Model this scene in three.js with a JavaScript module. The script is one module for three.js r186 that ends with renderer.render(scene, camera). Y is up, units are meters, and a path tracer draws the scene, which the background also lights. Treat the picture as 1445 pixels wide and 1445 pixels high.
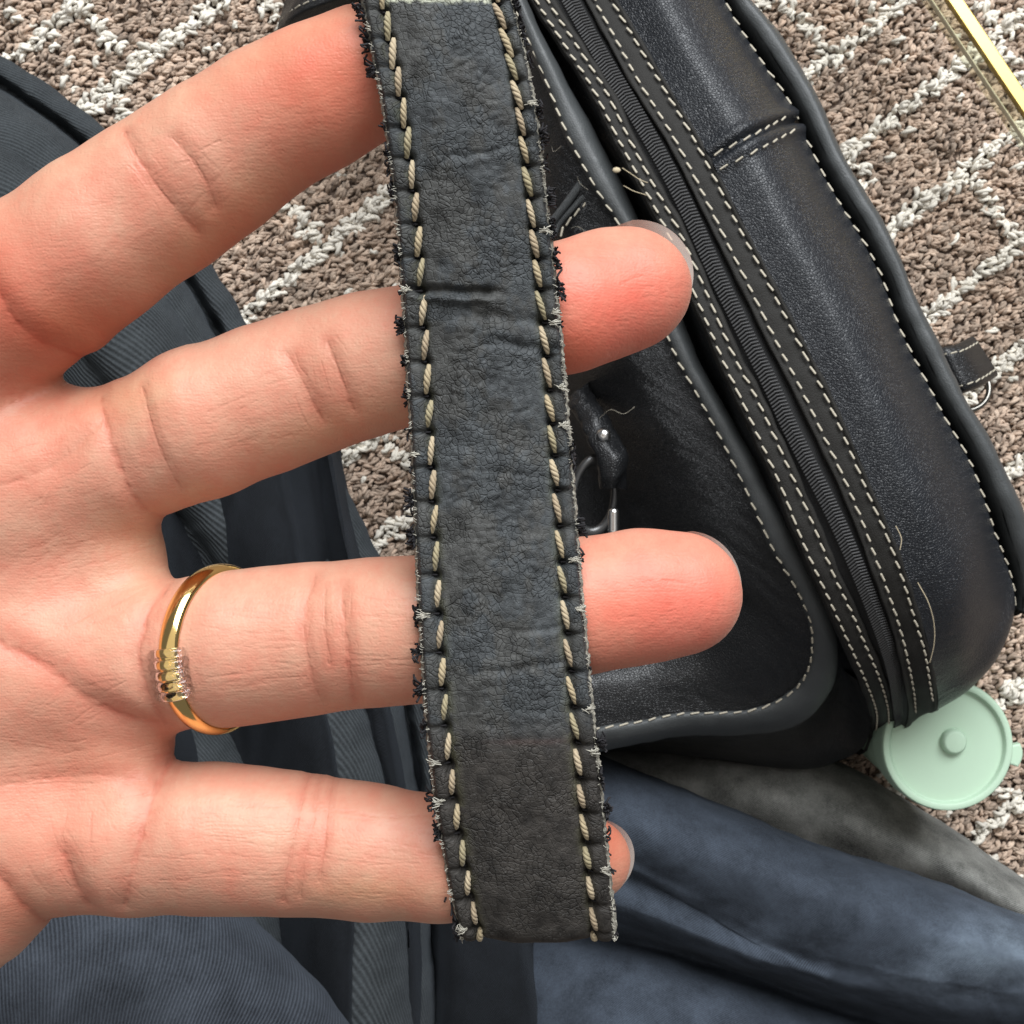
import * as THREE from 'three';
import { mergeGeometries } from 'three/addons/utils/BufferGeometryUtils.js';
import { ImprovedNoise } from 'three/addons/math/ImprovedNoise.js';
import { RectAreaLightUniformsLib } from 'three/addons/lights/RectAreaLightUniformsLib.js';

/* ---------- camera, light, exposure ---------- */
const scene = new THREE.Scene();
const EYE = 0.70, FOV = 35;
const camera = new THREE.PerspectiveCamera(FOV, 1, 0.02, 20);
camera.position.set(0, EYE, 0); camera.up.set(0, 0, -1); camera.lookAt(0, 0, 0);
camera.focus = 0.225; camera.userData.fStop = 190;
scene.add(camera);
const renderer = new THREE.WebGLRenderer({ antialias: true });
renderer.setSize(1024, 1024);
renderer.toneMapping = THREE.LinearToneMapping;
renderer.toneMappingExposure = 1;
renderer.shadowMap.enabled = true;
RectAreaLightUniformsLib.init();
scene.background = new THREE.Color().setRGB(0.16, 0.16, 0.165);       // the dim room around
const windowLight = new THREE.RectAreaLight(new THREE.Color().setRGB(0.94, 0.97, 1.0), 11.8, 2.3, 1.7);
windowLight.name = 'window_light'; windowLight.position.set(0.5, 1.92, -1.72); windowLight.lookAt(0, 0.25, 0); scene.add(windowLight);
const ceilingBounce = new THREE.RectAreaLight(new THREE.Color().setRGB(1.0, 0.95, 0.88), 0.58, 3.4, 3.4);  // added out of view, stands in for light bounced off the ceiling
ceilingBounce.name = 'ceiling_bounce_fill'; ceilingBounce.position.set(-0.3, 2.5, 0.3); ceilingBounce.lookAt(0, 0, 0); scene.add(ceilingBounce);

/* ---------- helpers ---------- */
const K = 2 * Math.tan(FOV * Math.PI / 360) / 1445;
const mpp = (h) => K * (EYE - h);                                     // metres per photo pixel at a height
const P = (px, py, h) => new THREE.Vector3((px - 722.5) * mpp(h), h, (py - 722.5) * mpp(h));
function mulberry(a) { return () => { a |= 0; a = a + 0x6D2B79F5 | 0; let t = Math.imul(a ^ a >>> 15, 1 | a); t = t + Math.imul(t ^ t >>> 7, 61 | t) ^ t; return ((t ^ t >>> 14) >>> 0) / 4294967296; }; }
const rnd = mulberry(71), R = (a, b) => a + (b - a) * rnd();
const IN = new ImprovedNoise();
const n3 = (x, y, z) => IN.noise(x, y, z);
const fbm = (x, y, z, o = 4) => { let s = 0, a = 0.5; for (let i = 0; i < o; i++) { s += a * IN.noise(x, y, z); x *= 2.03; y *= 2.03; z *= 2.03; a *= 0.5; } return s; };
const clamp = (x, a = 0, b = 1) => Math.min(b, Math.max(a, x));
const sstep = (a, b, x) => { const t = clamp((x - a) / (b - a)); return t * t * (3 - 2 * t); };
const gauss = (x, w) => Math.exp(-(x * x) / (w * w));
const names = {};
function numbered(n) { const k = names[n] = (names[n] ?? -1) + 1; return k ? n + '_' + String(k).padStart(3, '0') : n; }
function part(name, geo, mat, parent, extra) { const m = new THREE.Mesh(geo, mat); m.name = name; m.castShadow = m.receiveShadow = true; if (extra) Object.assign(m.userData, extra); parent.add(m); return m; }
function thing(name, label, category, group) { const g = new THREE.Group(); g.name = numbered(name); g.userData = { label, category }; if (group) g.userData.group = group; scene.add(g); return g; }
// piecewise linear look-up of [x, y] pairs with smooth steps
function look(tab, x) { if (x <= tab[0][0]) return tab[0][1]; for (let i = 1; i < tab.length; i++) if (x <= tab[i][0]) { const [x0, y0] = tab[i - 1], [x1, y1] = tab[i]; return y0 + (y1 - y0) * (x - x0) / (x1 - x0); } return tab[tab.length - 1][1]; }
function smoothLook(tab, x) { // Catmull-Rom
  const n = tab.length; let i = 0; while (i < n - 2 && x > tab[i + 1][0]) i++;
  const p = (k) => tab[clamp(k, 0, n - 1)]; const [x1, y1] = p(i), [x2, y2] = p(i + 1), [x0, y0] = p(i - 1), [x3, y3] = p(i + 2);
  const t = (x - x1) / (x2 - x1), d = x2 - x1, m1 = (x2 - x0) ? (y2 - y0) / (x2 - x0) * d : 0, m2 = (x3 - x1) ? (y3 - y1) / (x3 - x1) * d : 0;
  const t2 = t * t, t3 = t2 * t; return (2 * t3 - 3 * t2 + 1) * y1 + (t3 - 2 * t2 + t) * m1 + (-2 * t3 + 3 * t2) * y2 + (t3 - t2) * m2;
}
function samplePath(pts, n) { return new THREE.CatmullRomCurve3(pts, false, 'centripetal').getSpacedPoints(n); }
const pix = (list, h) => list.map((p) => P(p[0], p[1], p[2] ?? h));
// loft: rows of points (curves, all sampled alike), smooth across
function loft(curves, nu, nvSpan, disp, { linear = false } = {}) {
  const S = curves.map((c) => samplePath(c, nu)); const rows = [];
  for (let i = 0; i <= nu; i++) {
    const ctrl = S.map((s) => s[i]);
    const row = [];
    if (linear || ctrl.length === 2) { for (let k = 0; k < ctrl.length - 1; k++) for (let j = 0; j < nvSpan; j++) row.push(ctrl[k].clone().lerp(ctrl[k + 1], j / nvSpan)); row.push(ctrl[ctrl.length - 1].clone()); }
    else { const cr = new THREE.CatmullRomCurve3(ctrl, false, 'centripetal'); const n = nvSpan * (ctrl.length - 1); for (let j = 0; j <= n; j++) row.push(cr.getPoint(j / n)); }
    rows.push(row);
  }
  return gridGeo(rows, disp);
}
function gridGeo(rows, disp) {
  const nu = rows.length - 1, nv = rows[0].length - 1, pos = new Float32Array((nu + 1) * (nv + 1) * 3), uv = new Float32Array((nu + 1) * (nv + 1) * 2), idx = [];
  const mid = nv >> 1; let U = 0;
  for (let i = 0; i <= nu; i++) {
    if (i) U += rows[i][mid].distanceTo(rows[i - 1][mid]);
    const w = []; let V = 0; for (let j = 0; j <= nv; j++) { if (j) V += rows[i][j].distanceTo(rows[i][j - 1]); w.push(V); }
    for (let j = 0; j <= nv; j++) { const q = i * (nv + 1) + j; rows[i][j].toArray(pos, q * 3); uv[q * 2] = w[j] - w[mid]; uv[q * 2 + 1] = U; }
  }
  for (let i = 0; i < nu; i++) for (let j = 0; j < nv; j++) { const a = i * (nv + 1) + j, b = a + 1, c = a + nv + 1, d = c + 1; idx.push(a, b, c, b, d, c); }
  const g = new THREE.BufferGeometry(); g.setAttribute('position', new THREE.BufferAttribute(pos, 3)); g.setAttribute('uv', new THREE.BufferAttribute(uv, 2)); g.setIndex(idx); g.computeVertexNormals();
  const nr = g.attributes.normal; let up = 0; for (let i = 0; i < nr.count; i++) up += nr.getY(i);
  if (up < 0) { const ix = g.index.array; for (let k = 0; k < ix.length; k += 3) { const t = ix[k]; ix[k] = ix[k + 1]; ix[k + 1] = t; } g.computeVertexNormals(); }
  if (disp) {
    const p = g.attributes.position, nn = g.attributes.normal, v = new THREE.Vector3();
    for (let i = 0; i <= nu; i++) for (let j = 0; j <= nv; j++) { const q = i * (nv + 1) + j; v.fromBufferAttribute(p, q); const d = disp(i / nu, j / nv, v); p.setXYZ(q, v.x + nn.getX(q) * d, v.y + nn.getY(q) * d, v.z + nn.getZ(q) * d); }
    g.computeVertexNormals();
  }
  return g;
}
function segDist(px, py, pts) { let m = 1e9; for (let i = 1; i < pts.length; i++) { const [x0, y0] = pts[i - 1], [x1, y1] = pts[i], dx = x1 - x0, dy = y1 - y0, t = clamp(((px - x0) * dx + (py - y0) * dy) / (dx * dx + dy * dy)), a = px - x0 - t * dx, b = py - y0 - t * dy, d = a * a + b * b; if (d < m) m = d; } return Math.sqrt(m); }
const toPx = (v) => { const s = mpp(v.y); return [v.x / s + 722.5, v.z / s + 722.5]; };
function tube(pts, r, seg = 8, rad = 5) { return new THREE.TubeGeometry(new THREE.CatmullRomCurve3(pts), seg, r, rad, false); }
const merge = (list) => mergeGeometries(list.map((g) => { const h = g.index ? g.toNonIndexed() : g; for (const k of Object.keys(h.attributes)) if (!['position', 'normal', 'uv'].includes(k)) h.deleteAttribute(k); return h; }));

/* ---------- textures ---------- */
function lattice(seed, n) { const r = mulberry(seed), a = new Float32Array(n * n); for (let i = 0; i < a.length; i++) a[i] = r(); return a; }
function tileNoise(lat, n, x, y) { // periodic value noise, x y in lattice cells
  const xi = Math.floor(x), yi = Math.floor(y), fx = x - xi, fy = y - yi, sx = fx * fx * (3 - 2 * fx), sy = fy * fy * (3 - 2 * fy);
  const m = (v) => ((v % n) + n) % n, a = m(xi), b = m(xi + 1), c = m(yi) * n, d = m(yi + 1) * n;
  return (lat[c + a] * (1 - sx) + lat[c + b] * sx) * (1 - sy) + (lat[d + a] * (1 - sx) + lat[d + b] * sx) * sy;
}
function worley(seed, n) { const r = mulberry(seed), px = new Float32Array(n * n * 2); for (let i = 0; i < px.length; i++) px[i] = r();
  return (x, y) => { const xi = Math.floor(x), yi = Math.floor(y); let f1 = 9, f2 = 9; for (let dy = -1; dy <= 1; dy++) for (let dx = -1; dx <= 1; dx++) { const cx = ((xi + dx) % n + n) % n, cy = ((yi + dy) % n + n) % n, q = (cy * n + cx) * 2; const ax = xi + dx + px[q] - x, ay = yi + dy + px[q + 1] - y, d = Math.sqrt(ax * ax + ay * ay); if (d < f1) { f2 = f1; f1 = d; } else if (d < f2) f2 = d; } return [f1, f2]; }; }
function greyTex(size, f, sx, sy = sx) { const d = new Uint8Array(size * size * 4); for (let y = 0; y < size; y++) for (let x = 0; x < size; x++) { const v = clamp(f(x / size, y / size)) * 255, q = (y * size + x) * 4; d[q] = d[q + 1] = d[q + 2] = v; d[q + 3] = 255; } const t = new THREE.DataTexture(d, size, size); finish(t); t.repeat.set(1 / sx, 1 / sy); return t; }
function colTex(w, h, f, sx, sy) { const d = new Uint8Array(w * h * 4); const enc = (c) => 255 * (c <= 0.0031308 ? 12.92 * c : 1.055 * Math.pow(c, 1 / 2.4) - 0.055); for (let y = 0; y < h; y++) for (let x = 0; x < w; x++) { const c = f(x / w, y / h), q = (y * w + x) * 4; d[q] = enc(clamp(c[0])); d[q + 1] = enc(clamp(c[1])); d[q + 2] = enc(clamp(c[2])); d[q + 3] = 255; } const t = new THREE.DataTexture(d, w, h); finish(t); t.colorSpace = THREE.SRGBColorSpace; t.repeat.set(1 / sx, 1 / sy); return t; }
function finish(t) { t.wrapS = t.wrapT = THREE.RepeatWrapping; t.magFilter = THREE.LinearFilter; t.minFilter = THREE.LinearMipmapLinearFilter; t.generateMipmaps = true; t.needsUpdate = true; }
const L8 = lattice(3, 8), L16 = lattice(5, 16), L32 = lattice(7, 32), L64 = lattice(9, 64), L256 = lattice(11, 256);
const tfbm = (u, v) => 0.45 * tileNoise(L8, 8, u * 8, v * 8) + 0.27 * tileNoise(L16, 16, u * 16, v * 16) + 0.17 * tileNoise(L32, 32, u * 32, v * 32) + 0.11 * tileNoise(L64, 64, u * 64, v * 64);

// pebbled bag leather, 40 mm tile
const wGrain = worley(21, 44), wGrain2 = worley(22, 20);
const grainTex = greyTex(1024, (u, v) => { const wx = u + 0.012 * tfbm(v, u), wy = v + 0.012 * tfbm(u + 0.3, v); const [a, b] = wGrain(wx * 44, wy * 44), [c, d] = wGrain2(wx * 20, wy * 20); const e = sstep(0, 0.35, b - a), f = sstep(0, 0.3, d - c); return 0.15 + 0.45 * e + 0.2 * f + 0.2 * tfbm(u * 2, v * 2); }, 0.04);
// worn strap leather: creases and pits, 30 mm tile
const wCrack = worley(31, 12), wFine = worley(32, 36);
const wornTex = greyTex(1024, (u, v) => {
  const wx = u + 0.05 * (tfbm(v, u) - 0.5), wy = v + 0.06 * (tfbm(u + 0.37, v) - 0.5);
  const [a, b] = wCrack(wx * 12, wy * 12), [c, d] = wFine(wx * 36, wy * 36);
  const amt = sstep(0.35, 0.6, tileNoise(L8, 8, u * 8 + 0.5, v * 8));
  const crack = (1 - sstep(0, 0.10, b - a)) * amt, fine = 1 - sstep(0, 0.22, d - c);
  const ridge = Math.abs(tileNoise(L16, 16, u * 16 + 3 * tfbm(u, v), v * 16) - 0.5) * 2;
  return 0.62 - 0.20 * crack - 0.26 * fine * (0.5 + amt) + 0.20 * (tfbm(u * 2, v * 2) - 0.5) - 0.12 * (1 - sstep(0, 0.12, ridge)) + 0.1 * (tileNoise(L256, 256, u * 256, v * 256) - 0.5);
}, 0.03);
// twill of the trousers, 24 mm tile
const twillTex = greyTex(512, (u, v) => { const w = 17 * u + 5 * v + 0.12 * (tfbm(u, v) - 0.5); const rib = 0.5 + 0.5 * Math.sin(2 * Math.PI * w); const br = 0.5 + 0.5 * Math.sin(2 * Math.PI * (40 * v + 7 * u)); return 0.1 + 0.6 * rib + 0.14 * br * rib + 0.2 * tileNoise(L256, 256, u * 256, v * 256); }, 0.024);
const thighTwillTex = greyTex(512, (u, v) => { const rib = 0.5 + 0.5 * Math.sin(2 * Math.PI * (7 * u - 17 * v + 0.12 * (tfbm(u, v) - 0.5))); return 0.1 + 0.6 * rib + 0.3 * tileNoise(L256, 256, u * 256, v * 256); }, 0.024);
const fineTwillTex = greyTex(512, (u, v) => { const a = 0.5 + 0.5 * Math.sin(2 * Math.PI * (26 * u + 26 * v)), b = 0.5 + 0.5 * Math.sin(2 * Math.PI * (38 * u - 12 * v)); return 0.15 + 0.4 * a + 0.15 * b + 0.3 * tileNoise(L256, 256, u * 256, v * 256); }, 0.024);

/* ---------- materials ---------- */
const lin = (r, g, b) => new THREE.Color().setRGB(r, g, b);
const std = (c, rough, o = {}) => new THREE.MeshPhysicalMaterial({ color: c, roughness: rough, side: THREE.DoubleSide, ...o });
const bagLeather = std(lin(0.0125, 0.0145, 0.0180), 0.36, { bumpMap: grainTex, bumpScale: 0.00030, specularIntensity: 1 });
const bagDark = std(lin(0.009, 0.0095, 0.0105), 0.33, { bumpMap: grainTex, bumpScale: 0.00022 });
const bagMatte = std(lin(0.050, 0.054, 0.055), 0.5, { bumpMap: grainTex, bumpScale: 0.00010 });
const bagBand = std(lin(0.0165, 0.0155, 0.0138), 0.7, { specularIntensity: 0.5, bumpMap: grainTex, bumpScale: 0.00012 });
const zipTape = std(lin(0.010, 0.010, 0.0105), 0.8, { bumpMap: fineTwillTex, bumpScale: 0.00008 });
const zipMat = std(lin(0.013, 0.0125, 0.0125), 0.5);
const threadMat = std(lin(0.42, 0.38, 0.30), 0.75);
const ropeMat = std(lin(0.46, 0.38, 0.25), 0.8, { sheen: 0.3, sheenColor: lin(1, 0.95, 0.85) });
const blackThread = std(lin(0.010, 0.009, 0.011), 0.85);
const steel = std(lin(0.72, 0.71, 0.69), 0.22, { metalness: 1 });
const gold = std(lin(0.93, 0.66, 0.26), 0.13, { metalness: 1 });

/* ---------- carpet ---------- */
{
  const carpet = new THREE.Group(); carpet.name = 'carpet'; carpet.userData = { kind: 'structure', label: 'brown loop-pile carpet with a grid of white lines' }; scene.add(carpet);
  const mp = mpp(0), SP = 157.5;
  const lineAt = (x, z) => { // distance in photo px (at floor) to the white line families
    const px = x / mp + 722.5, py = z / mp + 722.5;
    const c = py + 0.82 * px + 8 * n3(px / 150, py / 150, 1.3), k = Math.round((c - 1045) / SP), d = Math.abs(c - 1045 - k * SP) * 0.773;
    const along = px - 0.82 * py + 10 * n3(px / 120, py / 120, 8), seg = Math.floor((c - 1045) / SP);
    const off = [[40, 260], [170, 330], [110, 290], [20, 200], [230, 310]][((seg * 3) % 5 + 5) % 5]; const CE = 330;
    const a = ((along - off[0]) % CE + CE) % CE, da = Math.min(a, CE - a) * 0.773;
    return [d, da, seg];
  };
  const back = new THREE.PlaneGeometry(3, 3, 1, 1); back.rotateX(-Math.PI / 2);
  part('carpet_backing', back, std(lin(0.16, 0.115, 0.09), 0.95), carpet);
  // a tuft: a short two-ply twisted loop leaning over
  const tuft = (seed) => { const r = mulberry(seed), list = []; const lean = r() * 0.5 + 0.3, twist = 3.5 + r() * 2; for (let ply = 0; ply < 2; ply++) { const pts = []; for (let i = 0; i <= 7; i++) { const t = i / 7, a = t * Math.PI * 0.85; const cx = 0.0033 * (1 - Math.cos(a)) * lean, cy = 0.0036 * Math.sin(a) ** 0.8 + 0.0006 * (1 - t); const ph = ply * Math.PI + t * twist; pts.push(new THREE.Vector3(cx + 0.0006 * Math.cos(ph), cy + 0.0003 * Math.sin(ph * 1.3), 0.0006 * Math.sin(ph))); } list.push(tube(pts, 0.00096, 9, 6)); } return merge(list); };
  const brown = [], white = [], step = 0.00205, half = 0.38;
  const ca = 0.773, sa = 0.634, ext = half * 1.42;
  for (let s1 = -ext; s1 < ext; s1 += step) for (let s2 = -ext; s2 < ext; s2 += step * 1.08) {
    const q1 = s1 + R(-0.5, 0.5) * step * 0.8, q2 = s2 + R(-0.5, 0.5) * step * 0.45, a = q1 * ca + q2 * sa, b = -q1 * sa + q2 * ca; if (Math.abs(a) > half || Math.abs(b) > half) continue; const [d, da, seg] = lineAt(a, b);
    const w = 8.6 + 2.5 * n3(a * 60, b * 60, 4), w2 = 5.5 + 3 * n3(a * 50, b * 50, 9);
    const isW = d < w || (da < w2 && n3(a * 9, b * 9, 14.5 + seg) > 0.0) || rnd() < 0.012;
    (isW ? white : brown).push([a, b]);
  }
  const build = (name, list, seeds, tone, size, lift) => { size *= 0.68;
    seeds.forEach((s, k) => {
      const mine = list.filter((_, i) => i % seeds.length === k), im = new THREE.InstancedMesh(tuft(s), std(lin(1, 1, 1), 0.9, { sheen: 0.25, sheenColor: lin(1, 0.95, 0.9) }), mine.length), m = new THREE.Matrix4(), q = new THREE.Quaternion(), e = new THREE.Euler(), c = new THREE.Color();
      mine.forEach(([x, z], i) => { const sc = size * R(0.8, 1.3); e.set(R(-0.45, 0.45), 0.69 + (rnd() < 0.5 ? Math.PI : 0) + R(-0.9, 0.9), R(-0.45, 0.45)); q.setFromEuler(e); m.compose(new THREE.Vector3(x, lift + R(-0.0006, 0.0008) + 0.0012 * n3(x * 90, z * 90, 5), z), q, new THREE.Vector3(sc, sc * R(0.85, 1.2), sc)); im.setMatrixAt(i, m); im.setColorAt(i, tone(c, x, z)); });
      im.name = name; im.castShadow = im.receiveShadow = true; im.userData.kind = 'stuff'; carpet.add(im);
    });
  };
  build('brown_pile', brown, [1, 2, 3], (c, x, z) => { const v = clamp(0.85 + 0.5 * fbm(x * 45, z * 45, 2, 3) + R(-0.3, 0.3), 0.3, 1.4), p = R(0, 1); return c.setRGB((0.41 + 0.08 * p) * v, (0.298 + 0.08 * p) * v, (0.222 + 0.07 * p) * v); }, 1.0, 0);
  build('white_pile', white, [4, 5], (c) => { const v = R(0.72, 1.0); return c.setRGB(0.74 * v, 0.69 * v, 0.60 * v); }, 1.18, 0.0012);
}

/* ---------- handbag ---------- */
const bag = thing('handbag', 'black leather zip-top handbag with white stitching lying on the carpet behind the hand', 'handbag');
const drop = (v) => new THREE.Vector3(v.x, 0.002, v.z);                // straight down to the carpet
const H = (list, hs) => list.map(([x, y], i) => P(x, y, smoothLook(hs, y)));
const zipH = [[-140, 0.140], [0, 0.154], [160, 0.167], [300, 0.174], [600, 0.177], [800, 0.168], [900, 0.152], [960, 0.134], [1005, 0.105], [1040, 0.06], [1070, 0.03]];
const cD = [[700, -100], [760, 7], [798, 66], [836, 125], [871, 194], [906, 260], [940, 325], [980, 415], [1021, 511], [1051, 575], [1077, 632], [1104, 692], [1126, 749], [1149, 802], [1172, 851], [1194, 900], [1219, 956], [1236, 1002], [1236, 1032], [1222, 1062]];
const cC = [[717, -102], [774, 3], [819, 73], [854, 128], [888, 197], [919, 256], [957, 325], [996, 412], [1036, 504], [1066, 560], [1096, 624], [1123, 685], [1149, 745], [1175, 809], [1202, 866], [1221, 911], [1239, 953], [1252, 996], [1254, 1026], [1243, 1049]];
const cZ = [[748, -104], [812, 14], [847, 76], [895, 156], [940, 235], [975, 305], [1013, 390], [1051, 468], [1089, 545], [1111, 594], [1145, 662], [1179, 730], [1209, 798], [1232, 855], [1251, 907], [1264, 953], [1270, 1000], [1271, 1020], [1263, 1037]];
const cA = [[782, -106], [840, 3], [870, 58], [900, 113], [949, 192], [990, 270], [1024, 339], [1062, 415], [1096, 484], [1130, 549], [1161, 613], [1190, 674], [1217, 738], [1239, 798], [1258, 851], [1272, 896], [1281, 934], [1289, 975], [1292, 1006], [1285, 1024]];
const cB = [[806, -108], [864, 3], [900, 64], [938, 128], [975, 190], [1006, 248], [1036, 309], [1066, 366], [1096, 424], [1126, 483], [1164, 558], [1194, 624], [1224, 696], [1251, 757], [1273, 817], [1289, 870], [1304, 919], [1312, 966], [1316, 990], [1312, 1006]];
const cH = [[968, -120], [1032, 19], [1077, 91], [1111, 140], [1141, 204], [1179, 279], [1213, 332], [1243, 389], [1266, 456], [1302, 530], [1330, 585], [1364, 643], [1387, 700], [1404, 753], [1420, 794], [1430, 830], [1432, 858]];
const cO = [[1003, -120], [1053, 0], [1104, 57], [1134, 109], [1162, 162], [1190, 226], [1221, 275], [1247, 321], [1273, 381], [1298, 438], [1326, 494], [1349, 545], [1390, 613], [1421, 674], [1443, 726], [1455, 780], [1458, 830], [1450, 868]];
const cF = [[690, -100], [722, 0], [768, 110], [800, 190], [838, 262], [875, 322], [918, 420], [957, 511], [983, 557], [1013, 613], [1040, 666], [1066, 723], [1092, 779], [1123, 832], [1141, 872], [1145, 907], [1139, 945], [1121, 972], [1090, 992], [1051, 1003], [957, 1007], [900, 1018], [842, 1028], [760, 1045], [690, 1060]];
const hF = (x, y) => x > 1000 || y < 900 ? smoothLook([[-140, 0.146], [0, 0.155], [300, 0.163], [700, 0.162], [850, 0.150], [920, 0.135], [1000, 0.112], [1100, 0.10]], y) : 0.113;
const cE = [[696, -101], [744, 2], [786, 90], [820, 150], [858, 220], [895, 296], [948, 415], [987, 508], [1024, 575], [1062, 640], [1096, 704], [1126, 756], [1157, 817], [1176, 872], [1183, 930], [1166, 985], [1128, 1022], [1062, 1036], [957, 1040], [900, 1050], [842, 1062], [760, 1078], [690, 1090]];
const hE = (x, y) => hF(x, y) - (y > 1030 ? 0.012 : 0.004) ;
const hOut = [[-130, 0.112], [0, 0.115], [400, 0.125], [700, 0.122], [850, 0.105]];
const vD = H(cD, zipH), vC = H(cC, zipH), vZ = H(cZ, zipH), vA = H(cA, zipH), vB = H(cB, zipH);
const vF = cF.map(([x, y]) => P(x, y, hF(x, y))), vE = cE.map(([x, y]) => P(x, y, hE(x, y)));
const hHt = hOut.map(([a, b]) => [a, b + 0.016]);
const vH = H(cH, hHt), vO = H(cO, hOut);
const shift = (v, dx, dy, dh) => v.map((p) => { const [x, y] = toPx(p); return P(x + dx, y + dy, p.y + dh); });
const withDrop = (v) => [...v, drop(v[v.length - 1])];
const wr = (amp, f, seed) => (u, v, p) => amp * fbm(p.x * f, p.z * f + seed, p.y * f, 4);
// the zip: tape, two stitched bands, teeth
const tapeL = shift(vC, 8, -3, -0.0035), tapeR = shift(vA, -10, 4, -0.0035);
part('zip_tape', loft([tapeL, vZ.map((p) => p.clone().setY(p.y - 0.002)), tapeR].map(withDrop), 260, 8), zipTape, bag);
const bandL = loft([shift(vD, -9, 3, -0.003), shift(vD, -3, 1, 0), vC, shift(vC, 8, -3, 0), shift(vC, 10, -4, -0.0045)].map(withDrop), 300, 7, (u, v, p) => 0.0006 * n3(p.x * 130, p.z * 130, 3) - 0.0005 * (gauss(v - 0.26, 0.05) + gauss(v - 0.5, 0.05)));
part('zip_band', bandL, bagBand, bag);
const bandR = loft([shift(vA, -12, 5, -0.0045), shift(vA, -10, 4, 0), vA, vB, shift(vB, 7, -3, 0.0005), shift(vB, 10, -4, -0.004)].map(withDrop), 300, 7, (u, v, p) => 0.0006 * n3(p.x * 130, p.z * 130, 7) - 0.0005 * (gauss(v - 0.4, 0.05) + gauss(v - 0.6, 0.05)));
part('zip_band', bandR, bagBand, bag);
{
  const n = 330, pts = samplePath(vZ, n), list = [];
  const proto = new THREE.CapsuleGeometry(0.00046, 0.0024, 3, 6);
  for (let i = 1; i < n; i++) { const t = pts[i + 1].clone().sub(pts[i - 1]).normalize(), side = new THREE.Vector3(t.z, 0, -t.x).normalize(); for (const s of [-1, 1]) { const g = proto.clone(); const dir = side.clone().multiplyScalar(s).add(t.clone().multiplyScalar(0.25)).normalize(); g.applyQuaternion(new THREE.Quaternion().setFromUnitVectors(new THREE.Vector3(0, 1, 0), dir)); const o = pts[i].clone().addScaledVector(side, s * 0.0013).addScaledVector(t, s * 0.0005); g.translate(o.x, o.y - 0.0006, o.z); list.push(g); } }
  part('zip_teeth', merge(list), zipMat, bag, { kind: 'stuff' });
}
// right-hand panel with the seam across it
const panelCurves = [shift(vB, 8, -3, -0.001), shift(vB, 24, -10, 0.006)];
{
  const nP = 18, a = samplePath(shift(vB, 8, -3, 0), nP), b = samplePath(vH, nP), m1 = [], m2 = [], m3 = [];
  for (let i = 0; i <= nP; i++) { const e = sstep(nP, nP - 3, i), f = (k, up, out) => { const q = a[i].clone().lerp(b[i], k); q.y += up * (0.4 + 0.6 * e); if (i > nP - 3) { const w = (i - nP + 3) / 3; const [x, y] = toPx(q); return P(x + out * w * 0.7, y + out * w, q.y); } return q; }; m1.push(f(0.3, 0.013, 12)); m2.push(f(0.6, 0.014, 16)); m3.push(f(0.88, 0.005, 8)); }
  const seam = [P(1005, 228, 0.165), P(1122, 171, 0.14)];
  const sd = seam[1].clone().sub(seam[0]); const sdl = Math.hypot(sd.x, sd.z);
  const g = loft([a, m1, m2, m3, b].map(withDrop), 420, 34, (u, v, p) => {
    const dist = ((p.x - seam[0].x) * sd.z - (p.z - seam[0].z) * sd.x) / sdl;
    let d = 0.0009 * fbm(p.x * 40, p.z * 40, 5, 3);
    d += -0.0022 * gauss(dist, 0.0009) + 0.0016 * gauss(Math.abs(dist) - 0.0030, 0.0022);
    // fine stretch lines running towards the zip band
    const l = n3((p.x + 2.0 * p.z) * 320 + 3 * n3(p.x * 60, p.z * 60, 2), (2 * p.x - p.z) * 28, 9); d += 0.00022 * l * sstep(0.5, 0.0, v) * sstep(0.3, 0.6, u);
    return d;
  });
  part('top_panel', g, bagLeather, bag);
}
// dark gap and rolled edge on the right
{
  const n = 40, a = samplePath(vH, n), o = samplePath(vO, n), c1 = [], c2 = [], c3 = [], c4 = [];
  for (let i = 0; i <= n; i++) { const q = (k, up) => { const r = a[i].clone().lerp(o[i], k); r.y += up; return r; }; c1.push(q(0.1, -0.004)); c2.push(q(0.26, -0.014)); c3.push(q(0.33, 0.004)); c4.push(q(0.62, 0.010)); }
  const o2 = o.map((p) => p.clone()), o3 = o.map((p, i) => { const r = p.clone().lerp(a[i], 0.15); r.y -= 0.012; return r; });
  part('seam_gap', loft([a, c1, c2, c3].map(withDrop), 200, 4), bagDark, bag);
  part('rolled_edge', loft([c2, c3, c4, o2, o3], 260, 6, (u, v, p) => 0.0012 * fbm(p.x * 60, p.z * 60, 11, 3)), bagMatte, bag);
  part('back_wall', loft([o3, o3.map((p, i) => { const r = p.clone(); r.y = 0.05; r.x += 0.006; return r; }), o3.map((p) => drop(p))], 120, 8, wr(0.003, 30, 4)), bagLeather, bag);
}
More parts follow.
